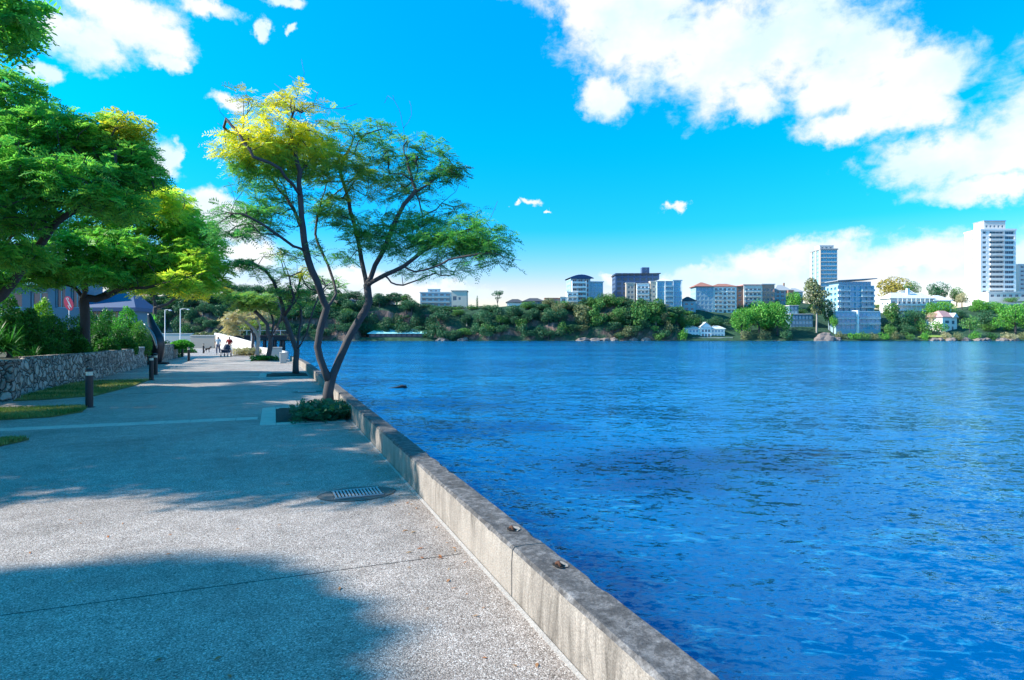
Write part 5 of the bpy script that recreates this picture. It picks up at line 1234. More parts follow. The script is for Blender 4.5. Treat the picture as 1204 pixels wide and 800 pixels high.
# modern glass apartments, two volumes
H = House('apartment_building', 'modern glassy apartment block with slanting flat roof and deep balconies', 'building', 985, 368, 424, rot=.1)
H.block(0, 0, -SINK, 27, 14, SINK + 19, 'bluegrey', grid(27, 6, SINK, 5, 3.8, .9, .3, 3.3, .8), grid(14, 3, SINK, 5, 3.8, .5, .8, 2.6), winmat='glass_blue', frame='frame_b', bars=(2, 1), reveal=.9)
for f in range(1, 5): H.balcony(1.2, 0, f * 3.8 + .1, 7.4, 1.6, 'white', 'balus', 1.1); H.balcony(17, 0, f * 3.8 + .1, 9.6, 1.6, 'white', 'balus', 1.1); H.balcony(-.0, 0, f * 3.8 + .1, .9, 1.2, 'white', 'white', 1.0)
H.block(2, 2, 19.003, 24, 11, 3.0, 'bluegrey', grid(24, 9, 0, 1, 3, .8, .4, 2.5), winmat='glass_blue', bars=(1, 1))
b = MB(); b.raw([(-.6, -1, 22.0), (28.6, -1, 23.7), (28.6, 14, 23.7), (-.6, 14, 22.0), (-.6, -1, 22.5), (28.6, -1, 24.3), (28.6, 14, 24.3), (-.6, 14, 22.5)], [(0, 3, 2, 1), (4, 5, 6, 7), (0, 1, 5, 4), (1, 2, 6, 5), (2, 3, 7, 6), (3, 0, 4, 7)]); H.part(b, 'roof', M['greyroof'])
H = House('townhouse', 'low blue-glazed waterfront townhouses with white frames below the modern glassy block', 'building', 983, 388, 408, rot=.06)
H.block(0, 0, -3, 14, 9, 15, 'bluegrey', grid(14, 4, 3, 3, 3.8, .9, .3, 3.4, .4), winmat='glass_blue', frame='frame_b', bars=(2, 1)); H.slab(0, 0, 12, 14, 9, .5, 'paleroof', .5)
H.block(15.2, .6, -3, 16, 9, 15, 'bluegrey', grid(16, 5, 3, 3, 3.8, .88, .3, 3.4, .4), winmat='glass_blue', frame='frame_b', bars=(2, 1)); H.slab(15.2, .6, 12, 16, 9, .5, 'paleroof', .5, 'flat_roof')
b = MB(); b.box(14.003, -1.2, -3, 15.197, 6, 13); H.part(b, 'party_wall', M['white'])
for f in range(1, 3): H.balcony(.5, 0, f * 3.8 + .1, 12.8, 1.5, 'white', 'balus'); H.balcony(15.8, .6, f * 3.8 + .1, 14.8, 1.5, 'white', 'balus')
# white hill house
H = House('house', 'long white two-storey hillside house with pale hipped roofs and a shaded verandah', 'house', 1047, 366, 448, rot=.12)
H.block(0, 0, -SINK, 34, 11, SINK + 9.5, 'white', grid(34, 8, SINK + 4.2, 1, 4, .66, .6, 3.0), grid(11, 2, SINK + 4, 1, 4, .4), winmat='glass'); H.hip(0, 0, 9.5, 34, 11, 4.4, 'paleroof', 1.2)
for f in (0, 1): H.balcony(4, 0, .2 + f * 4.1, 26, 2.4, 'white', 'white', 1.0)
for i in range(8):
    b = MB(); b.box(4.2 + i * 3.6, -2.3, -SINK, 4.5 + i * 3.6, -2.0, 9.2); H.part(b, 'verandah_post', M['white'])
H.block(34.003, -1, -SINK, 14, 12, SINK + 8, 'white', grid(14, 3, SINK + 3, 1, 4, .5)); H.hip(34.003, -1, 8, 14, 12, 4.2, 'paleroof', 1.0); H.hip(11, 5, 11.5, 16, 8, 4.6, 'offwhite', .6, name='upper_roof')
b = MB(); b.box(16, 3, 12, 18, 4.6, 17); H.part(b, 'chimney', M['white'])
H = House('cottage', 'white waterfront cottage with faded pink roof', 'cottage', 1108, 390, 414, rot=.42)
H.block(0, 0, -1.5, 16, 11, 11.5, 'white', [(3, 5, 3.2, 5.2), (6, 8, 3.2, 5.2), (10.5, 13.6, 6.5, 9), (3.2, 7.6, 7, 9), (10.5, 12.4, 2.6, 5)], [(3, 4.2, 3.6, 5.4), (6.4, 7.6, 3.6, 5.4)]); H.hip(0, 0, 10, 16, 11, 4.4, 'pinkroof', .9)
b = MB(); b.raw([(9.2, -1.6, 9.7), (15.4, -1.6, 9.7), (12.3, -1.6, 12.7), (9.2, 4, 9.7), (15.4, 4, 9.7), (12.3, 5, 12.7)], [(0, 2, 5, 3), (1, 4, 5, 2), (0, 1, 2)]); H.part(b, 'gable_roof', M['paleroof'])
H = House('outbuilding', 'low pale garage building at the foot of the white tower', 'building', 1152, 362, 462)
H.block(0, 0, -3, 36, 8, 6.2, 'offwhite', grid(36, 8, 3, 1, 3, .6, .4, 2.2)); H.slab(0, 0, 3.2, 36, 8, .5, 'white', .6)

# houses behind the left-hand trees
H = House('house', 'house with a pale teal eave behind the strappy plants at the left edge', 'house', -60, 372, 52, rot=.0)
H.block(0, 0, -1.5, 9.0, 2.5, 4.3, 'bluewall', [(1, 3, 2.2, 3.6), (4.2, 6.2, 2.2, 3.6), (6.9, 8.4, 1.6, 3.6)], frame='bluegrey'); H.hip(0, 0, 2.9, 9, 2.5, 1.2, 'teal', .55)
H = House('house', 'pale blue weatherboard house behind the red oval sign', 'house', 60, 378, 50, rot=.1)
H.block(0, 0, -1.5, 2.6, 2.6, 5.6, 'bluewall', [(.3, 1.1, 2.6, 4.2), (1.5, 2.3, 2.6, 4.2)], frame='bluegrey'); H.hip(0, 0, 4.1, 2.6, 2.6, 1.2, 'blueroof', .4)
H = House('house', 'house with a broad blue roof and pale blue wall, behind the clipped shrubs', 'house', 100, 382, 50, rot=.0)
H.block(0, 0, -1.5, 4.0, 2.4, 2.9, 'bluewall', [(.4, 1.3, 1.9, 2.6), (1.8, 2.7, 1.9, 2.6), (3.0, 3.7, 1.4, 2.6)], frame='bluegrey'); H.hip(0, 0, 1.4, 4.0, 2.4, 1.5, 'blueroof', .3)
# oval sign
p = P(81, 376, 42); e = empty('oval_sign', Vector((p.x, p.y, GZ)), 'red oval sign with white slanting strokes on a post above the hedge', 'sign', None, -A)
b = MB(); b.tube([(0, .04, -.1), (0, .04, P(81, 352, 42).z - GZ)], .035, 8); b.build('post', M['lamp'], e, True)
zc = P(81, 357, 42).z - GZ; rx_, rz_ = 5.6 * 42 / FPX, 8.4 * 42 / FPX; n = 28; tilt = -.35
def ov(a, s=1.0):
    x, z = rx_ * s * math.cos(a), rz_ * s * math.sin(a); return (x * math.cos(tilt) - z * math.sin(tilt) * -1 * .6, z)
b = MB(); pts = [ov(2 * math.pi * i / n) for i in range(n)]
b.raw([(x, -.03, zc + z) for x, z in pts] + [(x, .02, zc + z) for x, z in pts], [tuple(range(n)), tuple(range(2 * n - 1, n - 1, -1))] + [(i, n + i, n + (i + 1) % n, (i + 1) % n) for i in range(n)]); pb_ = b.build('sign_board', M['sign_red'], e)
b = MB()
for (ux, uz, L_, w_) in ((-.08, .2, .3, .028), (.0, .05, .42, .03), (.09, -.06, .36, .026), (.02, -.25, .2, .022), (-.03, .34, .12, .022)):
    dx, dz = .42 * L_ * .7, -.9 * L_ * .7
    b.face([(ux - dx - w_, -.034, zc + uz - dz), (ux - dx + w_, -.034, zc + uz - dz), (ux + dx + w_, -.034, zc + uz + dz), (ux + dx - w_, -.034, zc + uz + dz)])
b.build('lettering', M['sign_white'], pb_)
# ------------------------------------------------------------------ far bank trees
def far_crown(lobes, n, leaf, seed, base=(.5, .1)):
    r = np.random.default_rng(seed); Q = []; T = []
    vol = np.array([a[1] * a[2] for a in lobes]); cnt = np.maximum(20, (n * vol / vol.sum())).astype(int)
    for (c, rh, rv), m in zip(lobes, cnt):
        u = r.normal(size=(m, 3)); u /= np.linalg.norm(u, axis=1, keepdims=True)
        lump = np.array([1 + .25 * mnoise.noise(Vector((v[0] * 2.6 + c[0], v[1] * 2.6 + c[1], v[2] * 2.6 + seed))) for v in u])
        p = u * (lump * (1 - np.abs(r.normal(0, .13, m))))[:, None] * np.array([rh, rh, rv]) + np.array(c)
        d = u * .55 + r.normal(0, .6, (m, 3)) + np.array([0, 0, .15]); d /= np.linalg.norm(d, axis=1, keepdims=True)
        a = np.cross(d, r.normal(size=(m, 3))); a /= np.linalg.norm(a, axis=1, keepdims=True); b_ = np.cross(d, a)
        s = leaf * r.uniform(.5, 1.3, (m, 1))
        Q.append(np.stack([p - a * s, p + b_ * s * .7, p + a * s, p - b_ * s * .7], 1))
        t = np.zeros((m, 3)); t[:, 1] = np.clip(r.normal(base[0] + r.normal(0, .12), .22, m), 0, 1); t[:, 0] = np.clip(r.normal(base[1], .1, m), 0, 1); T.append(t)
    return np.concatenate(Q), np.concatenate(T)
def lobes_round(seed, n=9, flat=.75, spread=.62):
    r = random.Random(seed); out = [((0, 0, .58), .34, .3)]
    for i in range(n):
        a = i * 2.4 + r.uniform(-.4, .4); q = r.uniform(.35, 1) * spread * .5; out.append(((q * math.cos(a), q * math.sin(a), r.uniform(.38, .82) - q * .25), r.uniform(.13, .24), r.uniform(.11, .2)))
    return out
PROTO = {}
def proto(kind, seed, mat):
    """unit-high tree: returns meshes for crown and trunk"""
    key = (kind, seed, mat)
    if key in PROTO: return PROTO[key]
    r = random.Random(seed)
    if kind == 'round': lobes = lobes_round(seed); n = 2300; leaf = .026; tr = .03
    elif kind == 'wide': lobes = [(((a[0][0]) * 1.5, a[0][1] * 1.5, a[0][2] * .95), a[1] * 1.15, a[2]) for a in lobes_round(seed, 13)]; n = 4200; leaf = .024; tr = .035
    elif kind == 'gum': lobes = [((r.uniform(-.18, .18), r.uniform(-.16, .16), .38 + .055 * i), r.uniform(.1, .2) * (1.15 - abs(i - 4) * .07), r.uniform(.07, .11)) for i in range(10)]; n = 3200; leaf = .0215; tr = .022
    elif kind == 'umbrella': lobes = [((.22 * math.cos(i * 1.5), .22 * math.sin(i * 1.5), .78 + .06 * (i % 3)), .17, .09) for i in range(6)] + [((-.1, 0, .58), .13, .06), ((.16, .05, .62), .12, .06)]; n = 900; leaf = .026; tr = .025
    elif kind == 'dome': lobes = [((.27 * math.cos(i), .27 * math.sin(i), .36 + .16 * ((i * 7) % 3)), .27, .21) for i in range(9)] + [((0, 0, .76), .32, .22), ((0, 0, .4), .36, .24)]; n = 2600; leaf = .028; tr = .04
    elif kind == 'column': lobes = [((r.uniform(-.04, .04), r.uniform(-.04, .04), .2 + .085 * i), .12 * (1 - i * .075), .09) for i in range(9)]; n = 700; leaf = .02; tr = .02
    elif kind == 'bush': lobes = [((r.uniform(-.5, .5), r.uniform(-.35, .35), r.uniform(.25, .6)), r.uniform(.25, .42), r.uniform(.22, .36)) for i in range(8)]; n = 900; leaf = .05; tr = .02
    Q, T = far_crown(lobes, n, leaf, seed)
    co = quads_object('crown', Q, T, M[mat]); mb = MB()
    mb.tube([(0, 0, -.12), (.01, 0, .2), (.0, .01, .45), (.01, 0, .7)], [tr * 1.2, tr, tr * .7, tr * .25], 6)
    for (c, rh, rv) in lobes[1:6]: mb.tube([(0, 0, .3), (c[0] * .5, c[1] * .5, .3 + (c[2] - .3) * .6), c], [tr * .55, tr * .4, tr * .15], 4)
    to = mb.build('trunk', M['bark_pale' if kind == 'gum' else 'bark'])
    PROTO[key] = (co.data, to.data); bpy.data.objects.remove(co); bpy.data.objects.remove(to)
    return PROTO[key]
def plant_tree(loc, h, w, kind, seed, mat, label, name='far_tree', group=None, cat='tree'):
    cm, tmsh = proto(kind, seed, mat); e = empty(name, loc, label, cat, group, random.uniform(0, 6.28)); e.scale = (w, w, h)
    for n, me in (('crown', cm), ('trunk', tmsh)):
        o = bpy.data.objects.new(n, me); COL.objects.link(o); o.parent = e
    return e
def ftree(px, ytop, ybase, wpx, kind, mat, v, label, name='far_tree', group=None, seed=None, cat='tree'):
    d = D0 + v; b_ = P(px, ybase, d); h = (ybase - ytop) / FPX * d; w = wpx / FPX * d
    return plant_tree(b_, h, {'round': 1.0, 'wide': .72, 'gum': 1.55, 'umbrella': 1.15, 'dome': .85, 'column': 3.0, 'bush': .65}[kind] * w, kind, seed if seed is not None else int(px) % 3, mat, label, name, group, cat)
for i_, px in enumerate(range(424, 516, 8)):
    ftree(px + random.uniform(-2, 2), 366 + random.uniform(-4, 5), 397, 17, random.choice(['round', 'gum', 'dome']), 'leaf_far', 15 + 4 * (i_ % 2), 'dark tree in the row between the teal-roofed shed and the cliff', 'cliff_tree', 'trees behind the teal-roofed shed', seed=i_ % 3)
# trees one can pick out
ftree(585, 341.5, 364, 16, 'umbrella', 'leaf_far', 24, 'dark umbrella-shaped pine standing above the far cliff edge')
ftree(561, 347, 366, 5, 'column', 'leaf_far', 26, 'thin dark conifer on the cliff edge left of the umbrella-shaped pine')
ftree(703, 352, 399, 24, 'gum', 'leaf_mid', 9, 'tall loose green tree on the rocky cliff below the blue-roofed block')
ftree(685, 352, 398, 30, 'round', 'leaf_olive', 11, 'olive tree clinging to the exposed pink rock face')
ftree(752, 346, 398, 36, 'round', 'leaf_mid', 10, 'broad light-green cliff tree below the navy building')
ftree(771, 350, 397, 26, 'gum', 'leaf_mid', 9, 'upright green cliff tree left of the pale blue glazed block')
ftree(728, 355, 397, 26, 'round', 'leaf_mid', 12, 'mid-green cliff tree between the curved-roof block and navy building')
ftree(801, 385.5, 401, 17, 'bush', 'leaf_lime', 4, 'pale green waterside bush just left of the white boathouse', 'waterside_shrub', cat='shrub')
ftree(790, 360, 390, 20, 'round', 'leaf_far', 14, 'dark tree directly below the pale blue glazed block')
ftree(817, 366, 392, 24, 'round', 'leaf_far', 26, 'dark tree behind the white boathouse roof, left')
ftree(842, 369, 390, 26, 'round', 'leaf_far', 26, 'dark tree behind the white boathouse roof, right')
ftree(872, 356, 399, 34, 'wide', 'leaf_lime', 8, 'lush dark-and-bright green tree right of the boathouse', seed=1)
ftree(893, 345, 398, 46, 'wide', 'leaf_lime', 14, 'tallest of the lush green trees right of the boathouse', seed=2)
ftree(914, 350, 398, 42, 'wide', 'leaf_lime', 12, 'lush green tree standing against the blue lattice-fronted building', seed=0)
ftree(933, 340, 372, 20, 'round', 'leaf_lime', 52, 'bright green tree in front of the blue-grey hipped house')
ftree(877, 386, 401, 15, 'bush', 'leaf_olive', 3, 'pale waterside bush under the lush trees, left', 'waterside_shrub', cat='shrub')
ftree(900, 386, 401, 15, 'bush', 'leaf_olive', 3, 'pale waterside bush under the lush trees, right', 'waterside_shrub', cat='shrub')
ftree(922, 386, 401, 24, 'bush', 'leaf_far', 4, 'dark waterside thicket below the blue lattice-fronted building', 'waterside_shrub', cat='shrub')
ftree(960, 325, 388, 30, 'gum', 'leaf_olive', 18, 'tall pale grey-green gum tree with white trunk in front of the slim blue tower', seed=5)
ftree(975, 352, 388, 16, 'round', 'leaf_far', 22, 'dark tree between the gum tree and modern glassy block')
ftree(980, 368, 390, 12, 'round', 'leaf_lime', 14, 'small bright tree left of the waterfront townhouses')
ftree(1051, 324, 356, 40, 'dome', 'leaf_yellow', 75, 'yellow domed flowering tree above the modern glassy block', seed=2)
ftree(1072, 330, 352, 22, 'dome', 'leaf_mid', 84, 'green domed tree right of the yellow flowering tree', seed=1)
ftree(1104, 331, 356, 27, 'dome', 'leaf_far', 92, 'very dark domed tree on the skyline behind the white hillside house', seed=0)
ftree(1125, 337, 358, 16, 'dome', 'leaf_mid', 92, 'small green skyline tree left of the white tower', seed=1)
ftree(1131, 342, 362, 16, 'round', 'leaf_dry', 70, 'brownish tree at the foot of the white tower')
ftree(1105, 349, 384, 38, 'wide', 'leaf_lime', 44, 'big bright green tree below the white hillside house', seed=1)
ftree(1096, 365, 386, 20, 'round', 'leaf_dry', 30, 'greyish pink flowering tree left of the cottage')
ftree(1083, 374, 392, 20, 'bush', 'leaf_mid', 20, 'green shrub mass on the slope below the hillside house', 'waterside_shrub', cat='shrub')
ftree(1104, 375, 391, 20, 'bush', 'leaf_lime', 18, 'green shrub mass at the left wall of the cottage', 'waterside_shrub', cat='shrub')
ftree(1140, 370, 389, 26, 'bush', 'leaf_mid', 6, 'clipped green hedge clump in front of the cottage', 'waterside_shrub', cat='shrub')
ftree(1160, 364, 392, 26, 'round', 'leaf_far', 26, 'dark tree right behind the cottage')
ftree(1152, 350, 372, 22, 'round', 'leaf_lime', 60, 'yellowish green tree between cottage and white tower podium')
ftree(1170, 352, 376, 24, 'round', 'leaf_lime', 58, 'lime green tree below the white tower podium')
ftree(1194, 351, 396, 48, 'wide', 'leaf_lime', 12, 'large bright green tree at the right edge of the far bank', seed=0)
ftree(1222, 356, 398, 40, 'wide', 'leaf_mid', 16, 'green tree cut by the right edge of the far bank', seed=2)
ftree(1187, 389, 401, 20, 'bush', 'leaf_dry', 2, 'brownish waterside bush below the large right-hand tree', 'waterside_shrub', cat='shrub')
ftree(1048, 352, 386, 22, 'round', 'leaf_mid', 28, 'green tree right beside the waterfront townhouses')
ftree(1062, 362, 390, 26, 'round', 'leaf_far', 26, 'dark tree on the slope under the hillside house verandah')
ftree(1076, 360, 386, 22, 'round', 'leaf_far', 34, 'dark tree below the middle of the hillside house verandah')
ftree(1046, 378, 400, 18, 'round', 'leaf_mid', 8, 'light green tree by the lawn right of the townhouses')
# waterside scrub along the right bank
for px, w, mt in [(990, 14, 'leaf_olive'), (1003, 14, 'leaf_lime'), (1016, 13, 'leaf_mid'), (1028, 12, 'leaf_olive'), (1040, 15, 'leaf_lime'), (1056, 14, 'leaf_olive'), (1070, 12, 'leaf_mid'), (1088, 13, 'leaf_lime'), (1112, 12, 'leaf_dry'), (1128, 15, 'leaf_olive'), (1146, 14, 'leaf_lime'), (1166, 13, 'leaf_mid'), (1205, 15, 'leaf_olive')]:
    ftree(px, 388.5 + random.uniform(-1.5, 1.5), 401, w, 'bush', mt, 2 + random.uniform(0, 3), 'low rounded scrub bush in the row along the water below the houses', 'waterside_scrub', 'scrub bushes along the right-hand shore', cat='shrub')
# cliff-side woods, tree by tree
ncl = 0
for px in np.arange(150, 832, 7.9):
    for row, (v, hh) in enumerate(((4, 8.5), (10, 10.5), (17, 9.5), (24, 8.5), (33, 9))):
        x = px + random.uniform(-5, 5); vv = v + random.uniform(-2.5, 2.5)
        if 668 < x < 716 and row in (0, 1) and random.random() < .75: continue
        if 505 < x < 600 and row in (1, 2) and random.random() < .5: continue
        if 795 < x and row < 2: continue
        if 430 < x < 502 and row == 0: continue
        low = row >= 3 and 485 < x
        if low and random.random() < .3: continue
        if row == 4 and not low and random.random() < .4: continue
        if low and 588 < x < 672: continue
        if random.random() < .04: continue
        z = bank_h(x, vv); b_ = bank_pt(x, vv); h = hh * random.uniform(.7, 1.25) * (.72 if 485 < x < 672 and row == 2 else 1) * (.8 if row == 3 and x > 425 else 1); w = random.uniform(9, 13.5)
        mt = random.choice(['leaf_far', 'leaf_far', 'leaf_far', 'leaf_mid', 'leaf_mid', 'leaf_olive'] if x > 640 else ['leaf_far'] * 6 + ['leaf_mid'])  # left part takes mostly the darkened leaves, for the shaded cliff
        kd = 'bush' if low else random.choice(['round', 'round', 'dome', 'gum'] if row else ['bush', 'round'])
        if low: h *= .34
        plant_tree(Vector((b_.x, b_.y, z - .5)), h, {'bush': .6, 'round': 1.1, 'dome': .9, 'gum': 1.3}[kd] * w, kd, random.randint(0, 2), mt, 'dark leafy tree in the dense woods covering the far river cliff', 'cliff_tree', 'trees covering the far cliff'); ncl += 1
for i in range(62):
    x = random.uniform(856, 1215); vv = random.uniform(14, 92)
    z = bank_h(x, vv); b_ = bank_pt(x, vv)
    if 983 < x < 1042 and vv < 55 or 1106 < x < 1158 and vv < 42 or 925 < x < 960 and vv < 42: continue
    h = random.uniform(4.5, 8.5); kd = random.choice(['round', 'dome', 'bush'])
    plant_tree(Vector((b_.x, b_.y, z - .4)), h, {'bush': .7, 'round': 1.1, 'dome': .95}[kd] * random.uniform(8, 12), kd, random.randint(0, 2), random.choice(['leaf_far', 'leaf_far', 'leaf_mid', 'leaf_lime']), 'leafy tree filling the garden slope between the right-hand houses', 'slope_tree', 'trees between the right-hand houses')

# rocks at the water's edge
def rock(px, py, v, w, h, label, group=None):
    d = D0 + v; p = P(px, py, d); bm = bmesh.new(); bmesh.ops.create_icosphere(bm, subdivisions=3, radius=1)
    for vv in bm.verts:
        n = 1 + .35 * mnoise.noise(vv.co * 1.6 + Vector((px, 0, 0))) + .15 * mnoise.noise(vv.co * 4 + Vector((px, 3, 0))); vv.co = Vector((vv.co.x * w * n, vv.co.y * w * .7 * n, vv.co.z * h * n))
    me = bpy.data.meshes.new('rock'); bm.to_mesh(me); bm.free(); me.materials.append(M['rocky']); o = bpy.data.objects.new('rock', me); COL.objects.link(o); o.location = (p.x, p.y, WATER_Z + .2)
    tag(o, label, 'rock', group)
M['rocky'] = plain('pale_river_rock', (.2, .16, .145), .95, .5, 1.2, .8)
rock(970, 400, 2, 7, 4.6, 'pinkish rock outcrop on the shore below the gum tree')
rock(983, 401, 1, 4, 2.2, 'small pale rock at the water left of the townhouse scrub')
for px, w in ((1098, 3.5), (1105, 3), (1119, 4), (1136, 3.2), (1152, 4.2), (1160, 3.4), (1178, 4.4), (1192, 4), (700, 4), (712, 3.4), (686, 4.6), (745, 3), (760, 3.6), (722, 3), (520, 4), (545, 3.6)):
    rock(px, 401, 1.5, w, 1.9, 'low pale boulder in the line along the far water edge', 'boulders along the far water edge')
tl = MB(); 
pts = [bank_pt(1078, 6), bank_pt(1112, 6), bank_pt(1112, 24), bank_pt(1085, 24)]
tl.face([(p.x, p.y, .9 if i < 2 else 3.0) for i, p in enumerate(pts)]); tag(tl.build('lawn', plain('far_lawn', (.2, .3, .05), .95, .2, .2)), kind='structure')

# ------------------------------------------------------------------ people, pram, dogs
def skin_body(name, joints, edges, mat, parent, sub=2, root=0, smooth=True):
    me = bpy.data.meshes.new(name); me.from_pydata([j[0] for j in joints], edges, []); me.materials.append(mat)
    o = bpy.data.objects.new(name, me); COL.objects.link(o); o.parent = parent
    m = o.modifiers.new('skin', 'SKIN'); m.use_smooth_shade = True
    for i, j in enumerate(joints):
        r = j[1]; me.skin_vertices[0].data[i].radius = r if isinstance(r, tuple) else (r, r)
        me.skin_vertices[0].data[i].use_root = (i == root)
    s = o.modifiers.new('smooth', 'SUBSURF'); s.levels = sub; s.render_levels = sub
    return o
def person(loc, rz, label, pose, top, legs, hair, long_hair, shorts=None):
    e = empty('person', loc, label, 'person', None, rz)
    # local frame: faces -y
    J = [((0, 0, .95), (.145, .105)), ((0, 0, 1.12), (.125, .09)), ((0, .01, 1.32), (.165, .105)), ((0, .015, 1.44), (.09, .07)), ((0, 0, 1.53), (.05, .05)), ((0, -.015, 1.62), (.078, .092)), ((0, -.01, 1.72), (.07, .085))]
    E = [(0, 1), (1, 2), (2, 3), (3, 4), (4, 5), (5, 6)]
    for sx in (-1, 1):
        b = len(J); hip, knee, ank, toe = pose['leg'][0 if sx < 0 else 1]
        J += [((sx * .085, hip[0], hip[1]), .085), ((sx * .1, knee[0], knee[1]), .058), ((sx * .1, ank[0], ank[1]), .038), ((sx * .12, toe[0], toe[1]), .034)]
        E += [(0, b), (b, b + 1), (b + 1, b + 2), (b + 2, b + 3)]
        sh, el_, wr = pose['arm'][0 if sx < 0 else 1]; b = len(J)
        J += [((sx * .185, .01, 1.42), .052), ((sx * el_[0], el_[1], el_[2]), .04), ((sx * wr[0], wr[1], wr[2]), .027), ((sx * wr[0], wr[1] - .06, wr[2] - .035), (.036, .02))]
        E += [(3, b), (b, b + 1), (b + 1, b + 2), (b + 2, b + 3)]
        for f_ in range(4):
            q_ = len(J); x = sx * wr[0] + (f_ - 1.5) * .018; L_ = (.05, .06, .056, .044)[f_]
            J += [((x, wr[1] - .1, wr[2] - .05), .009), ((x, wr[1] - .1 - L_ * .6, wr[2] - .06 - L_ * .55), .0075)]; E += [(b + 3, q_), (q_, q_ + 1)]
        q_ = len(J); J += [((sx * (wr[0] - .045), wr[1] - .06, wr[2] - .05), .011), ((sx * (wr[0] - .05), wr[1] - .1, wr[2] - .07), .009)]; E += [(b + 2, q_), (q_, q_ + 1)]
    skin_body('body', J, E, M['skin'], e)
    face = MB(); face.tube([(0, -.10, 1.655), (0, -.125, 1.625), (0, -.105, 1.612)], [.008, .016, .01], 6); face.build('nose', M['skin'], e, True)
    ey = MB(); ey.box(-.042, -.106, 1.662, -.022, -.096, 1.674); ey.box(.022, -.106, 1.662, .042, -.096, 1.674); ey.box(-.024, -.104, 1.578, .024, -.094, 1.586); ey.build('eyes_and_mouth', M['hair'], e)
    Th = [((0, 0, .93), (.16, .118)), ((0, 0, 1.12), (.142, .105)), ((0, .01, 1.32), (.182, .12)), ((0, .015, 1.45), (.1, .08))]; Te = [(0, 1), (1, 2), (2, 3)]
    for sx in (-1, 1):
        sh, el_, wr = pose['arm'][0 if sx < 0 else 1]; b = len(Th); t = pose.get('sleeve', .6)
        Th += [((sx * .185, .01, 1.42), .068), ((sx * (.185 + (el_[0] - .185) * t), .01 + (el_[1] - .01) * t, 1.42 + (el_[2] - 1.42) * t), .058)]; Te += [(3, b), (b, b + 1)]
    skin_body('shirt', Th, Te, M[top], e)
    Lh = [((0, 0, .97), (.155, .115))]; Le = []
    for sx in (-1, 1):
        b = len(Lh); hip, knee, ank, toe = pose['leg'][0 if sx < 0 else 1]; t = pose.get('hem', .95)
        Lh += [((sx * .088, hip[0], hip[1]), .1), ((sx * .1, knee[0], knee[1]), .075)]; Le += [(0, b), (b, b + 1)]
        if t > .5: Lh.append(((sx * .1, knee[0] + (ank[0] - knee[0]) * t, knee[1] + (ank[1] - knee[1]) * t), .055)); Le.append((b + 1, b + 2))
    skin_body('trousers' if pose.get('hem', .95) > .5 else 'shorts', Lh, Le, M[legs], e)
    for sx in (0, 1):
        hip, knee, ank, toe = pose['leg'][sx]; s_ = -1 if sx == 0 else 1
        skin_body('shoe', [((s_ * .1, ank[0] + .04, ank[1] - .045), (.045, .04)), ((s_ * .11, ank[0] - .06, ank[1] - .05), (.045, .035)), ((s_ * .12, toe[0] - .02, toe[1] - .005), (.04, .025))], [(0, 1), (1, 2)], M['shoe'], e, 1)
    H_ = [((0, .02, 1.7), (.088, .1)), ((0, .05, 1.63), (.078, .07))]; He = [(0, 1)]
    if long_hair: H_ += [((0, .085, 1.5), (.06, .04)), ((0, .1, 1.36), (.03, .025))]; He += [(1, 2), (2, 3)]
    skin_body('hair', H_, He, M['hair'], e)
    return e
walk = [((0, .9), (-.12, .5), (-.06, .09), (-.2, .03)), ((0, .9), (.05, .5), (.2, .13), (.1, .04))]
g = G(256.5, 417.3); person(Vector((g.x, g.y, 0)), -A * .6, 'woman with dark hair in a pale blue top and dark trousers walking with dogs', {'leg': walk, 'arm': [(0, (.25, .06, 1.15), (.24, -.08, .95)), (0, (.25, .02, 1.14), (.28, -.12, .96))], 'sleeve': .7}, 'ltblue', 'jeans', True, True)
g = G(269.8, 419.3); man = Vector((g.x, g.y, 0)); mrz = -A * .75
person(man, mrz, 'man in a dark red shirt and pale shorts pushing a dark pram', {'leg': walk, 'arm': [(0, (.25, -.06, 1.16), (.2, -.34, 1.08)), (0, (.25, -.06, 1.16), (.2, -.34, 1.08))], 'sleeve': .95, 'hem': .2}, 'red', 'khaki', True, False)
fr = Vector((math.sin(mrz), -math.cos(mrz), 0))
e = empty('pram', man + fr * .78, 'dark blue pram pushed by the man in the red shirt', 'pram', None, mrz)
hd = MB(); rows = 10; cols = 14
for i in range(rows + 1):
    t = i / rows; a = t * math.pi * .62
    for k_ in range(cols + 1):
        b_ = math.pi * k_ / cols; hd.v.append((.27 * math.cos(b_), .18 - .34 * math.sin(a) * math.sin(b_) , .72 + .36 * math.cos(a) * math.sin(b_)))
hd.f = [(i * (cols + 1) + k_, (i + 1) * (cols + 1) + k_, (i + 1) * (cols + 1) + k_ + 1, i * (cols + 1) + k_ + 1) for i in range(rows) for k_ in range(cols)]; hd.m = [0] * len(hd.f); hd.build('hood', M['navycloth'], e, True)
st = MB(); st.prism([(-.24, -.45), (.24, -.45), (.26, .3), (-.26, .3)], .34, .5); st.box(-.25, .2, .5, .25, .3, .95); st.build('seat', M['navycloth'], e, bevel=.04)
bl = MB(); bl.prism([(-.25, -.5), (.25, -.5), (.25, .05), (-.25, .05)], .5, .62); bl.build('cover', M['navycloth'], e, bevel=.05)
fm = MB()
for sx in (-.24, .24):
    fm.tube([(sx, .62, 1.02), (sx, .42, .9), (sx, .1, .45), (sx, -.45, .13)], .014, 6); fm.tube([(sx, .1, .45), (sx, .38, .13)], .014, 6)
fm.tube([(-.24, .62, 1.02), (.24, .62, 1.02)], .018, 6); fm.build('frame', M['iron'], e, True)
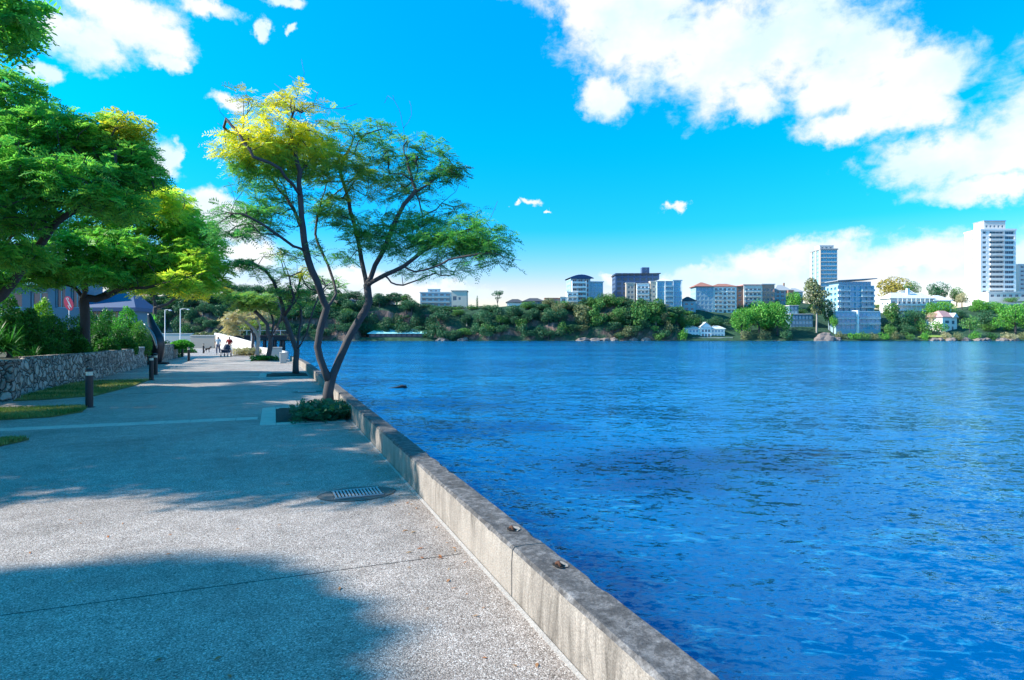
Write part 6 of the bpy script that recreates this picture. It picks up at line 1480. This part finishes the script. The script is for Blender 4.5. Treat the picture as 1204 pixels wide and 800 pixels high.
for sx in (-.27, .27):
    for yy, rr in ((.38, .13), (-.45, .1)):
        w_ = MB(); ring = [(sx, yy + rr * math.cos(2 * math.pi * i / 16), rr + .002 + rr * math.sin(2 * math.pi * i / 16)) for i in range(17)]; w_.tube(ring, .02, 6, False); ty = w_.build('wheel', M['rubber'], e, True)
        h_ = MB(); h_.tube([(sx - .02, yy, rr), (sx + .02, yy, rr)], rr * .6, 10); h_.build('hub', M['iron'], ty)
def dog(loc, rz, s, label):
    e = empty('dog', loc, label, 'dog', None, rz)
    # faces -y; trunk deep at the chest, hocks behind
    J = [((0, .22, .40), (.085, .095)), ((0, .05, .41), (.085, .1)), ((0, -.18, .42), (.095, .125)), ((0, -.32, .52), (.06, .07)), ((0, -.38, .62), (.055, .06)), ((0, -.47, .62), (.05, .05)), ((0, -.57, .59), (.028, .026)), ((0, .3, .46), (.03, .03)), ((0, .42, .58), (.022, .022)), ((0, .44, .7), (.015, .015))]
    E = [(0, 1), (1, 2), (2, 3), (3, 4), (4, 5), (5, 6), (0, 7), (7, 8), (8, 9)]
    for sx in (-1, 1):
        b = len(J); o_ = .06 * sx
        J += [((sx * .07, -.2, .34), .045), ((sx * .075, -.19 + o_, .2), .028), ((sx * .075, -.2 + o_ * 1.5, .04), .022), ((sx * .075, -.25 + o_ * 1.5, .02), .022)]; E += [(2, b), (b, b + 1), (b + 1, b + 2), (b + 2, b + 3)]
        b = len(J)
        J += [((sx * .075, .16, .3), .055), ((sx * .08, .27 - o_, .15), .025), ((sx * .08, .24 - o_ * 1.4, .04), .021), ((sx * .08, .19 - o_ * 1.4, .02), .022)]; E += [(0, b), (b, b + 1), (b + 1, b + 2), (b + 2, b + 3)]
        b = len(J); J += [((sx * .045, -.4, .69), .022), ((sx * .075, -.42, .63), .016)]; E += [(5, b), (b, b + 1)]
    skin_body('body', J, E, M['blackfur'], e)
    cl = MB(); cl.tube([(.062 * math.cos(a), -.33 + .03 * math.sin(a), .54 + .06 * math.sin(a)) for a in [2 * math.pi * i / 14 for i in range(15)]], .01, 5, False); cl.build('collar', M['red'], e, True)
    e.scale = (s, s, s); return e
g = G(244, 414.3); dog(Vector((g.x, g.y, 0)), 1.1, .92, 'larger black dog standing beside the thin distant bollard')
g = G(263, 416.3); dog(Vector((g.x, g.y, 0)), 1.9, .85, 'smaller dark dog trotting between the woman and the pram')

# fallen leaves on the near pavement
lf = []
for _ in range(260):
    y = random.uniform(1.6, 14); x = random.uniform(-4, 1.4)
    if random.random() < .45: x = 1.42 - abs(random.gauss(0, .22))
    a = random.uniform(0, 6.28); l = random.uniform(.012, .035); w_ = l * .35; c_, s_ = math.cos(a), math.sin(a); z = .004
    lf.append([(x - c_ * l, y - s_ * l, z), (x + s_ * w_, y - c_ * w_, z + .006), (x + c_ * l, y + s_ * l, z + .003), (x - s_ * w_, y + c_ * w_, z + .004)])
lt = np.zeros((len(lf), 3)); lt[:, 2] = rng.uniform(.4, 1, len(lf)); lt[:, 1] = rng.uniform(0, 1, len(lf))
tag(quads_object('fallen_leaves', np.array(lf), lt, M['leaf_dry']), 'small dry fallen leaves scattered on the near pavement', 'leaf litter', kind='stuff')
